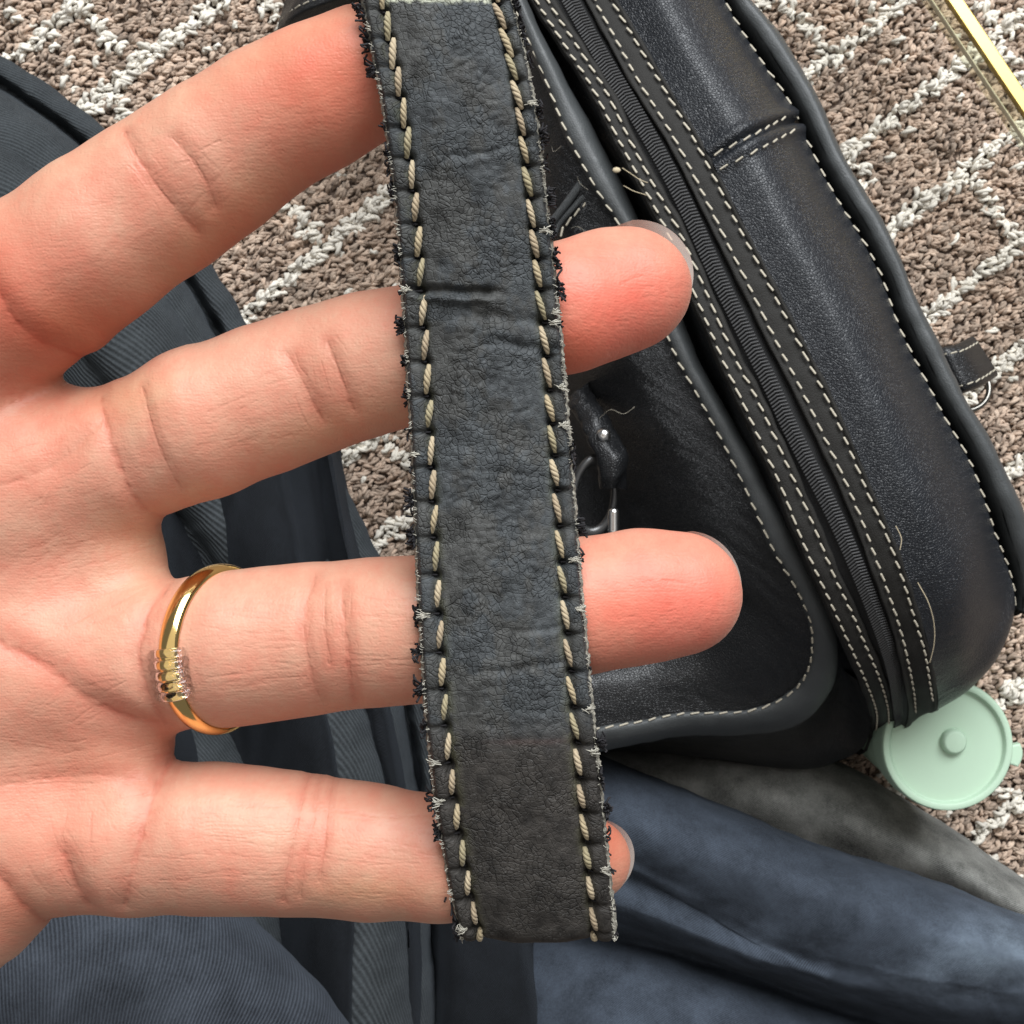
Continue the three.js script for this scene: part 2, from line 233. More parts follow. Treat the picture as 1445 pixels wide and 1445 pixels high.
// left: pocket panel, its binding, gusset below
{
  const P1 = [[660, -100, 0.140], [712, 60, 0.143], [760, 200, 0.146], [800, 330, 0.149], [870, 480, 0.152], [950, 640, 0.152], [1030, 800, 0.145], [1062, 870, 0.136], [1050, 915, 0.128], [1010, 945, 0.120], [940, 955, 0.1165], [850, 968, 0.1155], [760, 985, 0.115], [690, 1000, 0.114]];
  const P2 = [[635, -100, 0.11], [690, 100, 0.108], [730, 300, 0.108], [790, 500, 0.112], [860, 650, 0.118], [940, 780, 0.122], [965, 830, 0.122], [950, 870, 0.116], [900, 890, 0.108], [820, 905, 0.105], [750, 915, 0.105], [690, 925, 0.105]];
  const P3 = [[625, -100, 0.07], [665, 150, 0.065], [690, 350, 0.065], [720, 500, 0.07], [760, 620, 0.08], [800, 720, 0.09], [810, 760, 0.095], [800, 790, 0.1], [770, 810, 0.1], [740, 820, 0.1], [710, 830, 0.1], [690, 835, 0.1]];
  const cs = [vF, pix(P1), pix(P2), pix(P3)];
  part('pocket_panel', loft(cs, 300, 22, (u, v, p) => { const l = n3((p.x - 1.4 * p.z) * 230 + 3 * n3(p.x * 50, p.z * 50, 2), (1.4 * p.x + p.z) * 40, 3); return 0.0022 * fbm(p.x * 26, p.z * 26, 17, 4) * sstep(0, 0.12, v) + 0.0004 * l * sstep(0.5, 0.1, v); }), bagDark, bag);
  part('inner_wall', loft([pix(P3), pix(P3).map(drop)], 80, 6), bagDark, bag);
  const nB = 60, f = samplePath(vF, nB), e = samplePath(vE, nB), f0 = f.map((p, i) => { const q = p.clone().lerp(e[i], -0.12); q.y -= 0.004; return q; }), mid = f.map((p, i) => { const q = p.clone().lerp(e[i], 0.5); q.y += 0.005; return q; }), f1 = f.map((p, i) => { const q = p.clone().lerp(e[i], 0.06); q.y += 0.0022; return q; }), e1 = e.map((p) => { const q = p.clone(); q.y -= 0.010; return q; });
  part('pocket_binding', loft([f0, f1, mid, e, e1], 320, 6, (u, v, p) => 0.0009 * fbm(p.x * 70, p.z * 70, 23, 3)), bagMatte, bag);
  // gusset between the binding and the zip band, down to the carpet at the near end
  const G1 = [...shift(vD, -7, 3, -0.004).slice(0, 18), P(1228, 1030, 0.085), P(1205, 1064, 0.055), P(1150, 1084, 0.045), P(1081, 1082, 0.045), P(1010, 1072, 0.045), P(930, 1062, 0.045), P(842, 1062, 0.05), P(760, 1080, 0.06), P(690, 1090, 0.06)];
  const n2 = 60, g0 = samplePath(e1, n2), g2 = samplePath(G1, n2), gm = g0.map((p, i) => { const q = p.clone().lerp(g2[i], 0.5); q.y = Math.min(p.y, g2[i].y) + 0.25 * Math.abs(p.y - g2[i].y) - 0.005 + 0.012 * sstep(40, 48, i); return q; });
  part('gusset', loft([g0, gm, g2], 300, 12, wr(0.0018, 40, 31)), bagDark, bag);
  part('end_wall', loft([G1.slice(16), G1.slice(16).map((p) => { const q = drop(p); q.z -= 0.004; return q; })], 80, 6, wr(0.002, 40, 3)), bagDark, bag);
}
// white stitching
const dash = new THREE.CapsuleGeometry(0.00042, 0.0026, 3, 6); dash.scale(1, 1, 0.8);
function dashRow(path, pitch, lift, parent, asParts, skip0 = 0) {
  const cv = new THREE.CatmullRomCurve3(path, false, 'centripetal'); cv.arcLengthDivisions = 600; const len = cv.getLength(), n = Math.floor(len / pitch), list = [];
  for (let i = skip0; i < n; i++) {
    const t = (i + 0.5) / n, p = cv.getPointAt(t), d = cv.getTangentAt(t); const [x, y] = toPx(p); if (x < -40 || x > 1480 || y < -40 || y > 1480) continue;
    d.applyAxisAngle(new THREE.Vector3(0, 1, 0), 0.14 + R(-0.07, 0.07)); const q = new THREE.Quaternion().setFromUnitVectors(new THREE.Vector3(0, 1, 0), d.normalize());
    const sc = R(0.85, 1.1);
    if (asParts) { const m = part('stitch', dash, threadMat, parent); m.quaternion.copy(q); m.position.set(p.x, p.y + lift, p.z); m.scale.set(1, sc, 1); }
    else { const g = dash.clone(); g.scale(0.95, sc, 0.95); g.applyQuaternion(q); g.translate(p.x, p.y + lift, p.z); list.push(g); }
  }
  if (!asParts && list.length) part('stitching', merge(list), threadMat, parent, { kind: 'stuff' });
}
for (const row of [vA, vB, vC, vD]) dashRow(row.slice(0, -1), 0.0050, 0.0006, bag, true);
dashRow(vF, 0.0052, 0.0016, bag, false); dashRow(vH, 0.0056, 0.0007, bag, false);
dashRow(pix([[1003, 221, 0.173], [1055, 195, 0.1735], [1111, 165, 0.160]]), 0.0048, 0.001, bag, false);
dashRow(pix([[1010, 242, 0.173], [1062, 216, 0.1745], [1124, 183, 0.160]]), 0.0048, 0.001, bag, false);
// small side tab with its metal ring
{
  const g = new THREE.Group(); g.name = 'side_tab'; bag.add(g);
  const rows = [[1312, 500], [1330, 492], [1350, 488], [1375, 476]].map((q) => q), lo = [[1345, 558], [1360, 552], [1380, 545], [1408, 528]];
  const hs = [0.085, 0.092, 0.09, 0.074];
  const top = rows.map((q, i) => P(q[0], q[1], hs[i])), bot = lo.map((q, i) => P(q[0], q[1], hs[i]));
  const down = (v, k) => v.map((p) => { const q = p.clone(); q.y -= k; return q; });
  part('tab_leather', loft([down(top, 0.012), top, top.map((p, i) => p.clone().lerp(bot[i], 0.5).setY(p.y + 0.001)), bot, down(bot, 0.012)], 30, 6), bagDark, g);
  part('tab_end', loft([[top[3], bot[3]], [top[3].clone().setY(0.05), bot[3].clone().setY(0.05)]], 12, 3), bagDark, g);
  dashRow(top.map((p, i) => p.clone().lerp(bot[i], 0.14)), 0.0042, 0.001, g, false); dashRow(bot.map((p, i) => p.clone().lerp(top[i], 0.12)), 0.0042, 0.001, g, false);
  const ring = new THREE.TorusGeometry(0.0105, 0.0012, 10, 40); ring.rotateX(Math.PI / 2 - 0.35); const c = P(1358, 545, 0.06); ring.translate(c.x, c.y, c.z); part('metal_ring', ring, std(lin(0.20, 0.19, 0.17), 0.3, { metalness: 1 }), g);
}
// clasp between the fingers, strap end at the top left
{
  const g = new THREE.Group(); g.name = 'clasp'; bag.add(g);
  const ring = new THREE.TorusGeometry(0.0105, 0.0017, 10, 40); ring.scale(0.7, 1.25, 1); ring.rotateX(Math.PI / 2 + 0.25); ring.rotateZ(-0.2); const c = P(838, 700, 0.135); ring.translate(c.x, c.y, c.z); part('clasp_ring', ring, std(lin(0.10, 0.10, 0.10), 0.35, { metalness: 0.8 }), g);
  const tab = pix([[800, 560, 0.128], [826, 610, 0.142], [845, 650, 0.147], [848, 690, 0.142]]), tab2 = pix([[830, 540, 0.126], [862, 600, 0.138], [884, 645, 0.143], [880, 690, 0.136]]);
  part('clasp_tab', loft([shift(tab, 0, 0, -0.006), tab, tab.map((p, i) => p.clone().lerp(tab2[i], 0.5).setY(p.y + 0.003)), tab2, shift(tab2, 0, 0, -0.006)], 30, 5, wr(0.003, 120, 8)), bagDark, g);
  const bolt = new THREE.CapsuleGeometry(0.0019, 0.006, 5, 12); bolt.rotateX(Math.PI / 2); const b = P(866, 736, 0.146); bolt.translate(b.x, b.y, b.z); part('clasp_bolt', bolt, steel, g);
  const k1 = new THREE.SphereGeometry(0.0026, 12, 8); const b1 = P(852, 614, 0.147); k1.translate(b1.x, b1.y, b1.z); part('clasp_stud', k1, steel, g);
  const h1 = pix([[390, 48, 0.05], [420, 22, 0.065], [470, 2, 0.07], [540, -20, 0.06], [620, -60, 0.05]]), h2 = pix([[420, -60, 0.05], [450, -62, 0.065], [500, -70, 0.07], [560, -90, 0.06], [620, -140, 0.05]]);
  const hp = h1.map((p, i) => p.clone().lerp(h2[i], 0.4)), hd = h1.map((p) => { const q = p.clone(); q.y = 0.01; return q; });
  const hm = part('handle_end', loft([hd, h1, hp, h2], 50, 6, wr(0.002, 60, 5)), bagDark, bag); dashRow(h1.map((p, i) => p.clone().lerp(h2[i], 0.16)), 0.0045, 0.001, hm, false);
}
{
  const l1 = pix([[770, 326, 0.151], [778, 315, 0.152], [802, 284, 0.156], [822, 256, 0.158], [834, 240, 0.157]]), l2 = pix([[782, 332, 0.151], [788, 318, 0.152], [812, 290, 0.156], [833, 268, 0.158], [846, 250, 0.157]]);
  const m = part('folded_seam', merge([tube(l1, 0.0014, 24, 8), tube(l2, 0.0010, 24, 8)]), bagMatte, bag); dashRow(l2.map((p) => p.clone().add(new THREE.Vector3(0.0018, 0.0006, 0.001))), 0.0042, 0.0004, m, false);
}
{
  const list = []; const hair = (pts) => list.push(tube(pix(pts), 0.00005, 24, 4));
  hair([[778, 205, 0.152], [782, 214, 0.156], [790, 208, 0.157], [796, 200, 0.157], [800, 210, 0.156], [806, 232, 0.157], [812, 222, 0.158]]); hair([[805, 232, 0.157], [812, 240, 0.158], [818, 258, 0.160], [830, 268, 0.162]]); hair([[806, 322, 0.152], [816, 320, 0.156], [824, 326, 0.156], [820, 336, 0.153]]); hair([[846, 590, 0.152], [862, 578, 0.156], [880, 584, 0.156], [896, 574, 0.157]]);
  part('lint', merge(list), threadMat, bag, { kind: 'stuff' });
}
// loose threads hanging from the stitching
{
  const list = []; const th = (pts) => list.push(tube(pix(pts), 0.00014, 14, 4));
  th([[878, 237, 0.172], [893, 247, 0.174], [902, 253, 0.174], [914, 258, 0.173]]); th([[880, 262, 0.171], [895, 270, 0.173], [908, 274, 0.174], [918, 278, 0.173]]);
  th([[1295, 822, 0.166], [1310, 850, 0.168], [1318, 880, 0.166], [1318, 910, 0.163], [1312, 935, 0.160]]); th([[1264, 742, 0.177], [1272, 760, 0.179], [1270, 776, 0.179]]);
  const knob = new THREE.SphereGeometry(0.0010, 8, 6); knob.scale(1.4, 0.8, 1); const k = P(870, 240, 0.172); knob.translate(k.x, k.y, k.z); list.push(knob);
  part('loose_thread', merge(list), ropeMat, bag);
}

/* ---------- trousers ---------- */
const denimCol = (base, wear, rib, rv) => colTex(1024, 1024, (u, v) => { const yarn = 0.5 + 0.5 * Math.sin(2 * Math.PI * (rib * 4 * u + rv * 4 * v + 0.12 * (tfbm(u * 4 % 1, v * 4 % 1) - 0.5))); const n = tfbm(u, v), f = tileNoise(L256, 256, u * 256, v * 256); const k = 0.75 + 0.55 * (n - 0.5) * wear + 0.35 * (f - 0.5) + 0.5 * (yarn - 0.45); return [base[0] * k, base[1] * k, base[2] * k]; }, 0.096, 0.096);
const cloth = (base, bump, bs, wear = 1, rib = 17, rv = 5) => std(lin(1, 1, 1), 0.92, { specularIntensity: 0.35, map: denimCol(base, wear, rib, rv), bumpMap: bump, bumpScale: bs, sheen: 0.12, sheenRoughness: 0.6, sheenColor: lin(0.5, 0.58, 0.7) });
const ribCloth = cloth([0.046, 0.052, 0.056], twillTex, 0.00042), shadedCloth = cloth([0.0095, 0.0112, 0.0140], fineTwillTex, 0.0003, 1, 26, 26), blueCloth = cloth([0.060, 0.074, 0.097], fineTwillTex, 0.0003, 1.6, 26, 26), greyCloth = cloth([0.24, 0.24, 0.222], fineTwillTex, 0.0003, 2, 26, 26);  // same garment throughout; the near-black cloth has fold shade put into its colour
{
  const t = thing('trousers', 'dark washed denim trousers of the seated person, spread below the hand and handbag', 'trousers');
  const edge = [[-160, -30], [-60, 45], [0, 80], [60, 118], [150, 187], [220, 275], [290, 368], [350, 470], [410, 565], [465, 655], [540, 800], [590, 930], [620, 1080], [640, 1280], [650, 1500]];
  const off = (dx, dy, h0, h1) => edge.map(([x, y], i) => P(x + dx, y + dy, h0 + (h1 - h0) * i / (edge.length - 1)));
  // a flap along the edge, then folds further in
  const leg = [off(2, 0, 0.002, 0.03), off(0, 2, 0.022, 0.06), off(-18, 14, 0.026, 0.066), off(-30, 22, 0.019, 0.05), off(-38, 28, 0.038, 0.07), off(-70, 50, 0.062, 0.10), off(-140, 100, 0.080, 0.12), off(-190, 150, 0.062, 0.10), off(-205, 170, 0.030, 0.05), off(-230, 195, 0.060, 0.09), off(-320, 260, 0.10, 0.13), off(-430, 330, 0.085, 0.12), off(-560, 400, 0.03, 0.06)];
  part('trouser_leg', loft(leg, 320, 12, (u, v, p) => { const w = 12 * v + 1.4 * fbm(u * 3, v * 2, 3, 2); return sstep(0.28, 0.45, v) * (0.007 * Math.abs(Math.sin(w * 1.9)) ** 0.7 + 0.005 * fbm(p.x * 22 + p.z * 9, p.z * 12, 2, 3)) + 0.003 * fbm(p.x * 30, p.z * 30, 6, 3) + 0.0012 * fbm(p.x * 110, p.z * 110, 7, 3); }), ribCloth, t);
  // inner folds under the fingers, their shade put into a darker cloth colour
  const f = (x0, x1, h) => [[x0, 560], [x0 + (x1 - x0) * 0.3, 760], [x0 + (x1 - x0) * 0.6, 960], [x1, 1200], [x1 + 10, 1520]].map(([x, y], i) => P(x, y, h + (i === 0 ? -0.03 : 0)));
  const inner = [f(-200, -120, 0.10), f(60, 140, 0.13), f(160, 250, 0.135), f(215, 330, 0.10), f(250, 370, 0.095), f(310, 440, 0.125), f(375, 482, 0.128), f(395, 496, 0.10), f(430, 530, 0.085), f(450, 570, 0.105), f(470, 600, 0.04)];
  part('trouser_fold', loft(inner, 240, 12, (u, v, p) => 0.006 * fbm(p.x * 26, p.z * 8, 12, 4) + 0.003 * Math.abs(fbm(p.x * 50 + p.z * 14, p.z * 14, 15, 2))), shadedCloth, t);
  // lit thigh at the lower left
  const th = [[[-300, 1240, 0.10], [0, 1200, 0.15], [160, 1215, 0.165], [280, 1230, 0.16], [345, 1290, 0.15], [420, 1365, 0.145], [490, 1455, 0.14], [540, 1560, 0.14]], [[-300, 1290, 0.14], [-40, 1300, 0.185], [120, 1300, 0.19], [230, 1310, 0.185], [315, 1350, 0.178], [385, 1420, 0.17], [440, 1500, 0.165], [470, 1580, 0.16]], [[-300, 1400, 0.17], [-80, 1430, 0.20], [60, 1420, 0.20], [150, 1420, 0.20], [220, 1450, 0.195], [280, 1500, 0.19], [320, 1560, 0.18], [330, 1640, 0.18]], [[-300, 1640, 0.15], [-100, 1660, 0.16], [0, 1660, 0.17], [60, 1660, 0.17], [120, 1680, 0.16], [160, 1700, 0.15], [180, 1720, 0.15], [200, 1760, 0.15]]];
  part('thigh', loft([th[0].map(([x, y, h]) => P(x + 4, y - 4, h - 0.05)), ...th.map((c) => pix(c))], 160, 16, (u, v, p) => 0.004 * fbm(p.x * 18, p.z * 18, 9, 3) + 0.0012 * fbm(p.x * 90, p.z * 90, 8, 3)), cloth([0.052, 0.060, 0.074], thighTwillTex, 0.0005, 1.2, 7, -17), t);
  // lap between the legs, in the same shade-darkened cloth colour
  const lap = [[[540, 950, 0.03], [600, 1150, 0.05], [610, 1300, 0.055], [605, 1560, 0.06]], [[620, 940, 0.05], [640, 1150, 0.075], [640, 1300, 0.09], [630, 1560, 0.09]], [[700, 950, 0.04], [700, 1150, 0.07], [720, 1300, 0.085], [760, 1560, 0.09]], [[740, 950, 0.03], [745, 1150, 0.045], [760, 1320, 0.055], [800, 1560, 0.06]], [[800, 960, 0.02], [800, 1160, 0.035], [830, 1320, 0.05], [900, 1560, 0.05]], [[900, 1060, 0.012], [900, 1200, 0.02], [950, 1350, 0.03], [1000, 1560, 0.03]]];
  part('lap', loft(lap.map((c) => pix(c)), 120, 14, (u, v, p) => 0.004 * fbm(p.x * 24, p.z * 24, 19, 3)), shadedCloth, t);
  // right leg: blue band with a long crease
  const rl = [
    [[740, 1020, 0.03], [860, 1072, 0.045], [1000, 1130, 0.052], [1150, 1188, 0.058], [1300, 1238, 0.062], [1445, 1290, 0.066], [1600, 1340, 0.07]],
    [[740, 1035, 0.06], [858, 1088, 0.078], [1000, 1146, 0.084], [1150, 1204, 0.088], [1300, 1255, 0.092], [1445, 1306, 0.095], [1600, 1356, 0.10]],
    [[740, 1090, 0.075], [850, 1145, 0.098], [990, 1200, 0.104], [1140, 1258, 0.107], [1290, 1308, 0.112], [1445, 1350, 0.116], [1600, 1400, 0.12]],
    [[740, 1160, 0.07], [840, 1200, 0.092], [960, 1252, 0.096], [1090, 1320, 0.100], [1240, 1365, 0.108], [1445, 1402, 0.112], [1600, 1450, 0.115]],
    [[740, 1172, 0.065], [838, 1212, 0.086], [952, 1264, 0.090], [1080, 1334, 0.096], [1236, 1376, 0.106], [1445, 1412, 0.110], [1600, 1460, 0.115]],
    [[740, 1220, 0.07], [830, 1265, 0.090], [930, 1300, 0.095], [1060, 1350, 0.098], [1220, 1400, 0.1], [1445, 1450, 0.1], [1600, 1500, 0.1]],
    [[740, 1290, 0.05], [830, 1318, 0.056], [920, 1335, 0.058], [1040, 1372, 0.06], [1190, 1425, 0.06], [1420, 1490, 0.06], [1600, 1540, 0.06]],
    [[740, 1340, 0.06], [830, 1352, 0.072], [920, 1368, 0.076], [1030, 1405, 0.078], [1170, 1460, 0.08], [1400, 1530, 0.08], [1600, 1580, 0.08]],
    [[740, 1450, 0.08], [830, 1460, 0.095], [920, 1470, 0.097], [1020, 1500, 0.097], [1150, 1550, 0.095], [1380, 1620, 0.09], [1600, 1680, 0.09]],
    [[740, 1600, 0.07], [830, 1610, 0.08], [920, 1620, 0.08], [1020, 1650, 0.08], [1150, 1690, 0.08], [1380, 1740, 0.08], [1600, 1780, 0.08]]];
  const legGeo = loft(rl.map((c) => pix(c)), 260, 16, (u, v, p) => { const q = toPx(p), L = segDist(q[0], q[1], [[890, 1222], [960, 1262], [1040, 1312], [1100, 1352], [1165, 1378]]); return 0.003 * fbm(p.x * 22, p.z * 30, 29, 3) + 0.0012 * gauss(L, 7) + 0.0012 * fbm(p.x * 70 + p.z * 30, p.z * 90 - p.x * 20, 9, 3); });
  { const p = legGeo.attributes.position, c = new Float32Array(p.count * 3), v = new THREE.Vector3(); for (let i = 0; i < p.count; i++) { v.fromBufferAttribute(p, i); const [x, y] = toPx(v); const n = 0.6 + 0.8 * fbm(v.x * 90, v.z * 90, 3, 4); const w = 1.5 * sstep(150, 10, Math.hypot((x - 1420) * 0.8, (y - 1345) * 1.5)) * clamp(n + 0.3) + 0.25 * gauss(segDist(x, y, [[890, 1222], [1040, 1312], [1165, 1378]]), 6) + 0.7 * sstep(90, 0, Math.hypot((x - 1300) * 0.7, (y - 1385) * 1.5)) * clamp(n); const f = 0.80 + 0.25 * fbm(v.x * 14, v.z * 14, 6, 3) + w; c[i * 3] = f; c[i * 3 + 1] = f; c[i * 3 + 2] = f * (1 - 0.04 * w); } legGeo.setAttribute('color', new THREE.BufferAttribute(c, 3)); blueCloth.vertexColors = true; }  // vertex colour: paler towards the far right and along the crease
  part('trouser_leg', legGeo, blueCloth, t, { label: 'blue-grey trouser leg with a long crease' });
  // dusty grey cuff lying under the bag
  const cu = [[[700, 1020, 0.004], [860, 1052, 0.006], [1000, 1050, 0.006], [1120, 1050, 0.006], [1212, 1088, 0.006], [1300, 1142, 0.006], [1390, 1200, 0.006], [1460, 1250, 0.006], [1600, 1330, 0.006]], [[700, 1028, 0.022], [858, 1062, 0.026], [1000, 1064, 0.028], [1115, 1064, 0.030], [1205, 1098, 0.032], [1294, 1152, 0.033], [1384, 1210, 0.034], [1455, 1262, 0.034], [1600, 1340, 0.034]], [[700, 1050, 0.034], [860, 1090, 0.042], [1000, 1110, 0.048], [1110, 1130, 0.05], [1200, 1160, 0.052], [1290, 1200, 0.053], [1380, 1245, 0.053], [1455, 1290, 0.053], [1600, 1360, 0.053]], [[700, 1110, 0.03], [860, 1150, 0.035], [1000, 1180, 0.036], [1110, 1210, 0.036], [1200, 1240, 0.036], [1290, 1270, 0.036], [1380, 1310, 0.036], [1455, 1350, 0.036], [1600, 1420, 0.036]]];
  part('cuff', loft(cu.map((c) => pix(c)), 180, 12, (u, v, p) => 0.0022 * fbm(p.x * 36, p.z * 36, 39, 3)), greyCloth, t, { label: 'dusty grey cuff of the trousers' });
}

/* ---------- mint lidded cup ---------- */
{
  const t = thing('cup', 'mint green plastic cup with a round snap lid standing on the carpet beside the bag', 'cup');
  const mint = std(lin(0.43, 0.575, 0.435), 0.4, { bumpMap: wornTex, bumpScale: 0.00003, specularIntensity: 0.6 }); const c = P(1337, 1052, 0.085); t.position.set(c.x, 0.004, c.z); const top = 0.082;
  const lathe = (a, n = 96) => new THREE.LatheGeometry(a.map(([r, y]) => new THREE.Vector2(r, y)), n);
  const rr = 93 * mpp(0.085);
  part('cup_body', lathe([[0.0001, 0], [rr * 0.82, 0], [rr * 0.86, 0.003], [rr * 0.95, 0.066], [rr * 0.95, 0.07], [rr * 0.9, 0.07]]), mint, t);
  const lid = part('lid', lathe([[rr * 0.96, 0.064], [rr * 0.995, 0.0645], [rr, 0.066], [rr, top - 0.003], [rr * 0.985, top - 0.0006], [rr * 0.965, top], [rr * 0.90, top], [rr * 0.875, top - 0.0006], [rr * 0.862, top - 0.0022], [rr * 0.84, top - 0.0026], [0.0062, top - 0.0022], [0.005, top - 0.0024], [0.0001, top - 0.0024]]), mint, t);
  const knob = lathe([[0.0050, top - 0.003], [0.0049, top - 0.0008], [0.0043, top + 0.0010], [0.0034, top + 0.0015], [0.0001, top + 0.0016]], 48), kp = P(1347, 1047, 0.086); knob.translate(kp.x - c.x, 0, kp.z - c.z); part('knob', knob, mint, lid);
  const s = new THREE.Shape(); s.moveTo(-0.004, -0.0022); s.lineTo(0.0012, -0.0036); s.quadraticCurveTo(0.0034, 0, 0.0016, 0.0036); s.lineTo(-0.004, 0.0022); s.closePath();
  const tab = new THREE.ExtrudeGeometry(s, { depth: 0.0035, bevelEnabled: true, bevelSize: 0.0008, bevelThickness: 0.0008, bevelSegments: 3 }); tab.rotateX(-Math.PI / 2); tab.rotateY(-0.05); tab.translate(rr + 0.0012, top - 0.0075, 0.004); part('lid_tab', tab, mint, lid);
}

/* ---------- gold and clear frame at the top right ---------- */
{
  const t = thing('display_frame', 'clear acrylic frame with shiny gold edge on the carpet beyond the handbag', 'frame');
  const a = P(1339, -10, 0.055), b = P(1455, 163, 0.055); const dir = b.clone().sub(a).normalize(); const A = a.clone().addScaledVector(dir, -0.10), B = b.clone().addScaledVector(dir, 0.10); const mid = A.clone().add(B).multiplyScalar(0.5), len = A.distanceTo(B), ang = Math.atan2(-dir.z, dir.x);
  const bar = (name, w, h, ox, oy, m) => { const s = new THREE.Shape(); const r = 0.0004; s.moveTo(-w / 2, -h / 2 + r); s.lineTo(-w / 2, h / 2 - r); s.lineTo(-w / 2 + r, h / 2); s.lineTo(w / 2 - r, h / 2); s.lineTo(w / 2, h / 2 - r); s.lineTo(w / 2, -h / 2 + r); s.lineTo(w / 2 - r, -h / 2); s.lineTo(-w / 2 + r, -h / 2); s.closePath(); const g = new THREE.ExtrudeGeometry(s, { depth: len, bevelEnabled: false }); g.translate(ox, oy, -len / 2); g.rotateY(ang + Math.PI / 2); g.translate(mid.x, mid.y, mid.z); part(name, g, m, t); };
  const px = mpp(0.055);
  bar('gold_edge', 19 * px, 0.004, 0, 0, std(lin(0.74, 0.53, 0.17), 0.28, { metalness: 1 }));
  const clear = new THREE.MeshPhysicalMaterial({ color: lin(0.93, 0.94, 0.86), roughness: 0.02, transmission: 1, thickness: 0, ior: 1.49 });
  bar('painted_glint', 2.2 * px, 0.004, -26.5 * px, -0.001, std(lin(0.62, 0.56, 0.38), 0.3));  // pale opaque bar painted in for the glint along the clear edge
  bar('clear_wall', 16 * px, 0.012, -17.5 * px, -0.004, clear);
}

/* ---------- the hand ---------- */
const strapH = [[-200, 0.488], [-100, 0.4915], [100, 0.4930], [300, 0.4905], [480, 0.4880], [700, 0.4862], [880, 0.4860], [1050, 0.4845], [1200, 0.4802], [1260, 0.4780], [1300, 0.4760]];
const hs = (y) => smoothLook(strapH, y);
const skinArea = { x0: -760, y0: -40, s: 1900 };                      // the palm-side map, in hundredths of millimetres or so
const HM = mpp(0.476);
const hand = thing('person', 'open left palm holding the black strap, gold ring on one finger', 'person');
const creases = [ // [points, depth mm, width px]
  [[[196, 208], [222, 250], [246, 285], [268, 312], [292, 338]], 0.5, 6], [[[268, 222], [296, 252], [312, 282], [318, 308]], 0.45, 6],
  [[[-20, 380], [15, 407], [50, 465], [80, 490], [112, 500]], 0.6, 9],
  [[[412, 505], [425, 525], [440, 555], [457, 592]], 0.45, 6], [[[470, 490], [478, 510], [490, 542], [503, 580]], 0.5, 6],
  [[[205, 548], [213, 566], [232, 628], [256, 690]], 0.4, 5], [[[140, 560], [152, 592], [172, 650], [194, 712], [222, 740]], 0.8, 11],
  [[[444, 815], [436, 850], [434, 887], [446, 965], [455, 990]], 0.45, 6], [[[486, 830], [492, 872], [496, 926], [500, 985]], 0.55, 7], [[[462, 830], [463, 880], [470, 930]], 0.25, 5],
  [[[226, 830], [207, 872], [200, 926], [214, 984], [226, 1022]], 0.9, 10],
  [[[424, 1110], [422, 1130], [411, 1202], [396, 1275]], 0.45, 5], [[[440, 1112], [440, 1160], [428, 1215], [420, 1270]], 0.35, 5], [[[460, 1118], [458, 1187], [449, 1245]], 0.4, 5],
  [[[218, 1092], [211, 1120], [196, 1183], [173, 1270], [166, 1285]], 0.8, 10],
  [[[-60, 880], [20, 915], [75, 941], [124, 985], [173, 1010], [215, 1020]], 0.9, 13], [[[-60, 1190], [0, 1250], [25, 1300], [42, 1345]], 0.8, 10], [[[86, 1210], [96, 1240], [110, 1285]], 0.9, 12], [[[-80, 700], [0, 690], [60, 668], [110, 640], [150, 592]], 0.35, 10], [[[-60, 1120], [40, 1105], [130, 1098], [190, 1110]], 0.35, 7]];
const fingerTips = {};
